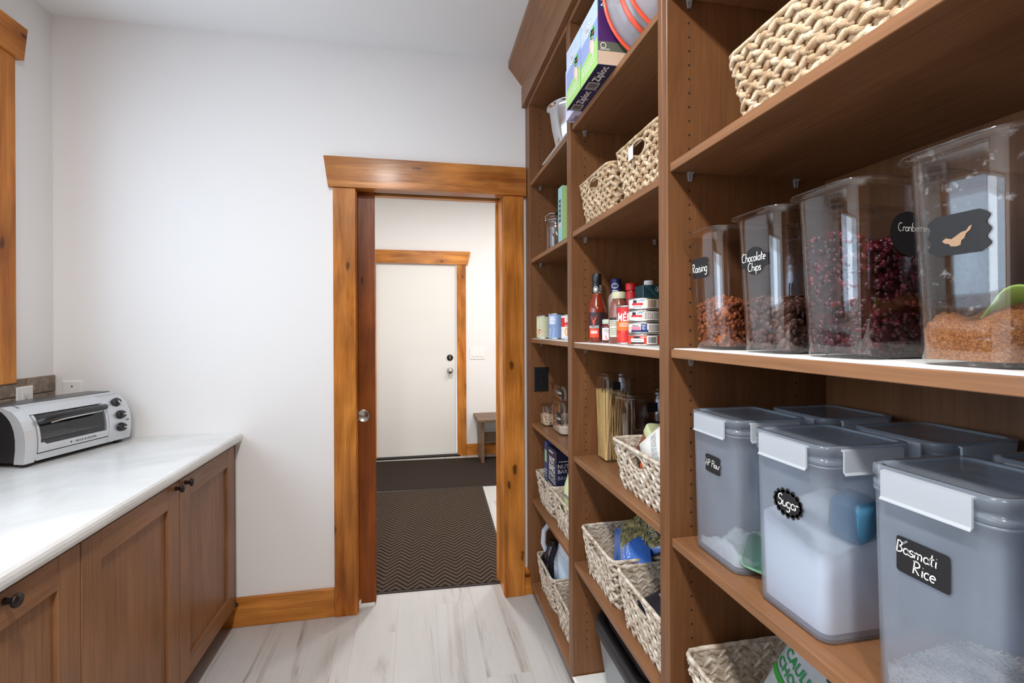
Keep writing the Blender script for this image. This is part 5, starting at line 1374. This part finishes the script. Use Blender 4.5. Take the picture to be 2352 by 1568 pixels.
c = Can(.150, .120, .160, .130, .140, .030); t4 = canister('clear canister of walnuts at the back behind the white grain', c, (.880, 2.110, Z1d), rim=.006, group='clear canisters in the far bay')
lv = lambda x, y: .060 + .010 * sin(x * 60) + .005 * sin(y * 70)
m = granules(c, lv, .009, 360, lambda m, P, n, rr: m.ellipsoid(P, [v * k for v, k in zip((*frame_of(n, rr), n), (.010, .008, .007))], 6, 4, jit=.25), 22, .4); hm = heap(c, lv, .012); off = len(m.v); m.v += hm.v; m.f += [tuple(i + off for i in f) for f in hm.f]; m.mi += hm.mi; m.sm += hm.sm
put(m, 'walnuts', 'walnut', t4, 'brown walnut pieces in the canister at the back', 'nuts')
# nut bar box, snack pouches
Z1e = SZ[1][4] + .008
DN = ink(26, 36, 70)
def dr(D):
    D.rect(-.075, 0, .075, .29, DN, 1); D.rect(-.075, 0, .075, .12, ink(206, 206, 210), 2); D.text('NUT', 0, .235, .044, WHT, 3, bold=.02); D.text('BARS', 0, .200, .044, WHT, 3, bold=.02); D.text('BARRES', 0, .168, .032, WHT, 3); D.text('DE NOIX', 0, .142, .030, WHT, 3); D.rect(-.05, .268, .02, .275, WHT, 3)
def dr2(D): D.rect(-.055, 0, .055, .29, ink(22, 30, 58), 1); D.text('NUT', -.050, .225, .026, WHT, 3, 'L'); D.text('BARS', -.050, .202, .026, ink(200, 204, 214), 3, 'L'); D.text('BARRES', -.050, .172, .024, ink(140, 146, 160), 3, 'L'); D.fine(-.045, .24, .07, .012, ink(190, 194, 204), 3, 1)
card_box('nut_bar_box', 'navy nut bar box standing in the basket', (.612 + .056, 2.165, Z1e), .150, .112, .290, FACE, DN, [('front_print', front_map(-.056), dr), ('side_print', side_map(.075), dr2)])
def dr(D): D.rect(-.025, 0, .025, .285, ink(54, 74, 130), 1); D.rect(-.02, .20, .02, .26, ink(150, 196, 150), 2); D.fine(-.02, .05, .04, .12, WHT, 2, 8)
card_box('snack_box', 'slim blue and green snack box behind the nut bar box', (.660, 2.268, Z1e), .050, .10, .300, FACE, ink(54, 74, 130), [('front_print', front_map(-.05), dr)])
def dr(D): D.rect(-.048, 0, .048, .20, ink(238, 146, 36), 1); D.text('W', .02, .165, .03, BLK, 3)
card_box('snack_box', 'orange snack box behind the pale snack pouch', (.690, 1.968, Z1e), .10, .08, .228, FACE, ink(238, 146, 36), [('front_print', front_map(-.04), dr)])
t = thing('snack_pouch', 'pale green snack pouch with purple lettering', 'food pouch'); sf = pouch(t, .13, .21, .045, ink(208, 212, 164, .25), seed=15, wr=.004)
D = Decal(sf); D.text('Sunsweet', -.056, .145, .030, ink(84, 60, 130), 7, 'L', sx=.9); drect(D, -.07, .02, .07, .10, ink(196, 206, 110), 3); D.fine(-.06, .03, .10, .05, ink(120, 150, 60), 6, 4); D.build('print', t)
lay_down(t, (.615, 1.960, Z1e + .004), FACE, .10, .10)
# lowest shelf: black bottle with a pale handle, white and blue bag
Z1f = ZD + .008
t = thing('cleaner_bottle', 'black bottle with a pale grey handle in the lowest basket', 'bottle', (.650, 2.285, Z1f), FACE)
m = MB(); m.loft([rrect(.075, .10, .02, 0, 5), rrect(.085, .11, .022, .01, 5), rrect(.085, .11, .022, .15, 5), rrect(.05, .06, .02, .20, 5), rrect(.036, .036, .017, .215, 5), rrect(.036, .036, .017, .235, 5)]); m.build('bottle', ink(26, 24, 30, .15), t)
m = MB(); m.tube([(-.012, -.030, .17), (-.024, -.045, .215), (-.022, -.040, .275), (.002, -.020, .318), (.03, .0, .325)], [.012, .013, .013, .013, .010], 10); m.build('handle', ink(186, 192, 202), t)
t = thing('sugar_bag', 'crumpled white and blue bag in the lowest basket', 'bag'); sf = pouch(t, .22, .33, .10, ink(206, 216, 226, .35), seed=17, wr=.010)
D = Decal(sf); drect(D, -.10, .0, .02, .10, ink(120, 156, 204), 3); drect(D, -.02, .10, .10, .22, ink(196, 214, 230), 3); D.fine(-.08, .14, .05, .10, ink(150, 160, 180), 6, 6); D.build('print', t)
lay_down(t, (.662, 2.165, Z1f), FACE, .15, .02)

# ---- bin under the pasta baskets
t = thing('waste_bin', 'grey bin with a black lid at the bottom of the middle bay', 'bin', (.778, 1.432, ZD + .003), FACE)
t.scale = (1.05, 1.03, .90)
m = MB(); plain('bin_grey', S(150, 156, 160), .4); m.loft([rrect(.34, .26, .06, 0, 8), rrect(.35, .27, .07, .008, 8), rrect(.415, .325, .085, .245, 8), rrect(.422, .332, .088, .247, 8), rrect(.422, .332, .088, .258, 8)]); m.build('body', 'bin_grey', t)
m = MB(); plain('bin_black', S(34, 34, 36), .45, var=.15, bump=.1); m.loft([rrect(.428, .338, .090, .252, 8), rrect(.436, .346, .093, .256, 8), rrect(.436, .346, .093, .286, 8), rrect(.420, .330, .088, .300, 8), rrect(.376, .286, .075, .300, 8), rrect(.366, .276, .072, .290, 8), rrect(.352, .262, .068, .290, 8), rrect(.342, .252, .065, .297, 8), rrect(.20, .12, .04, .302, 8)]); m.build('lid', 'bin_black', t)
m = MB(); 
for k in (-.06, .0, .06): m.box(-.12, .12, k - .003, k + .003, .299, .304, .0015)
m.build('lid_ribs', 'bin_black', t)
# ---- toaster oven on the counter
plain('oven_silver', S(206, 209, 212), .30, .45, var=.02); plain('oven_black', S(30, 29, 33), .4, var=.25, scale=400.0); plain('oven_dark', S(44, 40, 38), .5, var=.2)
clear_plastic('oven_glass', (.80, .80, .81), .03, 1.5); plain('oven_grip', S(38, 38, 40), .3); plain('oven_top', S(96, 98, 100), .3, .5)
t = thing('toaster_oven', 'silver and black toaster oven on the white counter', 'toaster oven', (-1.401, 2.202, .9085), 1.309)
t.scale = (1.075, .95, 1.0)
YF = [(.018, -.098), (.060, -.104), (.100, -.104), (.135, -.098), (.165, -.084), (.190, -.062), (.205, -.040), (.213, -.010)]
def yf(z):
    for (z0, y0), (z1, y1) in zip(YF, YF[1:]):
        if z <= z1: return lerp(y0, y1, max(0, (z - z0)) / (z1 - z0))
    return YF[-1][1]
def slab(m, x0, x1, z0, z1, o0, o1, n=8, mi=0):
    zs = [lerp(z0, z1, i / n) for i in range(n + 1)]
    m.prism([(yf(z) - o1, z) for z in zs] + [(yf(z) - o0, z) for z in reversed(zs)], 'x', x0, x1, mi)
full = [(y, z) for z, y in YF] + [(.098, .213), (.098, .018)]
m = MB(); m.prism(full, 'x', -.198, -.166); m.build('side_panel', 'oven_black', t)
m = MB(); m.prism(full, 'x', .100, .198); m.build('side_panel', 'oven_black', t)
m = MB(); m.box(-.166, .100, .080, .098, .018, .213); m.box(-.166, .100, -.09, .080, .018, .026); m.build('cavity', 'oven_dark', t)
m = MB(); m.box(-.198, .198, -.012, .099, .2125, .2165, .002); slab(m, -.166, .100, .176, .213, -.012, 0); m.build('top_panel', 'oven_top', t)
m = MB(); slab(m, -.2005, -.168, .014, .2135, -.03, .010, 12); slab(m, -.168, -.160, .02, .205, -.02, .006, 12); m.build('left_bezel', 'oven_silver', t)
m = MB(); slab(m, .102, .2005, .016, .2135, -.03, .008, 12); m.build('control_panel', 'oven_silver', t)
m = MB(); slab(m, -.160, .102, .180, .2135, -.01, .008); m.build('top_strip', 'oven_silver', t)
m = MB(); slab(m, -.160, .102, .016, .040, -.02, .006); m.build('crumb_tray_front', 'oven_silver', t)
dr_ = thing('oven_door', None, None); dr_.parent = t
m = MB(); slab(m, -.158, .100, .044, .070, -.004, .0085); m.prism([(-.158, .070), (-.130, .070), (-.138, .078), (-.158, .078)], 'y', yf(.07) - .008, yf(.07) + .004); slab(m, -.158, -.150, .070, .178, -.004, .0085); slab(m, .092, .100, .070, .178, -.004, .0085); m.build('door_frame', 'oven_silver', dr_)
m = MB(); slab(m, -.152, .094, .068, .178, .0, .004, 10); m.build('glass', 'oven_glass', dr_)
m = MB(); pts = [(-.150, yf(.150) - .012, .152), (-.138, yf(.155) - .026, .160), (-.09, yf(.16) - .034, .166), (-.02, yf(.16) - .037, .168), (.05, yf(.16) - .034, .168), (.084, yf(.16) - .026, .168), (.094, yf(.165) - .012, .168)]
m.tube(pts, [.010, .013, .0125, .0125, .0125, .012, .009], 10); m.build('handle', 'oven_grip', dr_)
m = MB(); m.tube([(p[0] * .86, p[1] + .003, p[2] - .013) for p in pts[1:-1]], .0055, 8); m.build('handle_trim', 'chrome', dr_)
D = Decal(lambda s, z, h: Vector((s, yf(z) - .0088 - h, z))); D.text('BLACK & DECKER', .010, .057, .0105, BLK, 1, sx=.95, bold=.01); D.ell(-.047, .057, .0035, .0035, BLK, 1, 6); D.build('brand_print', dr_)
m = MB()
for k in range(9): yy = -.085 + k * .019; m.tube([(-.160, yy, .088), (.098, yy, .088)], .0011, 5)
for xx in (-.150, -.03, .09): m.tube([(xx, -.088, .0865), (xx, .075, .0865)], .0013, 5)
m.build('wire_rack', 'chrome', t)
m = MB(); m.box(-.150, .090, -.080, .070, .052, .056, .001); m.tube([(-.150, -.04, .062), (.090, -.04, .062)], .004, 8); m.tube([(-.150, .03, .062), (.090, .03, .062)], .004, 8); m.build('heating_element', 'oven_top', t)
m = MB()
for q in range(7): m.box(-.1995, -.1985, -.04 + .004 * q * 0, .05, .150 + q * .006, .152 + q * .006)
m.build('vent_slots', 'oven_grip', t)
for z, tt in ((.172, .9), (.122, .0), (.070, .1)):
    ny = yf(z + .004) - yf(z - .004); ang = math.atan2(ny, .008)
    T = Matrix.Translation((.152, yf(z) - .008, z)) @ Matrix.Rotation(-ang, 4, 'X') @ Matrix.Rotation(pi / 2, 4, 'X')
    m = MB(T); m.lathe([(.0185, 0), (.0185, .004), (.0155, .016), (.0145, .018), (.001, .0185)], 28); k = m.build('dial', 'oven_grip', t)
    m = MB(T @ Matrix.Rotation(-tt * 1.5, 4, 'Z')); m.box(.002, .0165, -.0022, .0022, .0165, .0192, .0005); m.build('pointer', WHT, k)
    D = Decal(lambda s, tz, h, T=T: T @ Vector((s, tz, .0006 + h)))
    for a in range(9): aa = radians(-40 + a * 32); D.line([(.021 * cos(aa), .021 * sin(aa)), (.0245 * cos(aa), .0245 * sin(aa))], .0011, BLK, 1)
    D.build('dial_marks', t)
D = Decal(lambda s, z, h: Vector((s, yf(z) - .0083 - h, z))); D.rect(.176, .094, .190, .098, BLK, 1); D.build('indicator', t)
for sx in (-1, 1):
    for yy in (-.075, .08):
        m = MB(); m.lathe([(.014, 0), (.016, .003), (.014, .018), (.013, .0195)], 16, (sx * .172, yy, 0), cap0=True); m.build('foot', 'oven_grip', t)
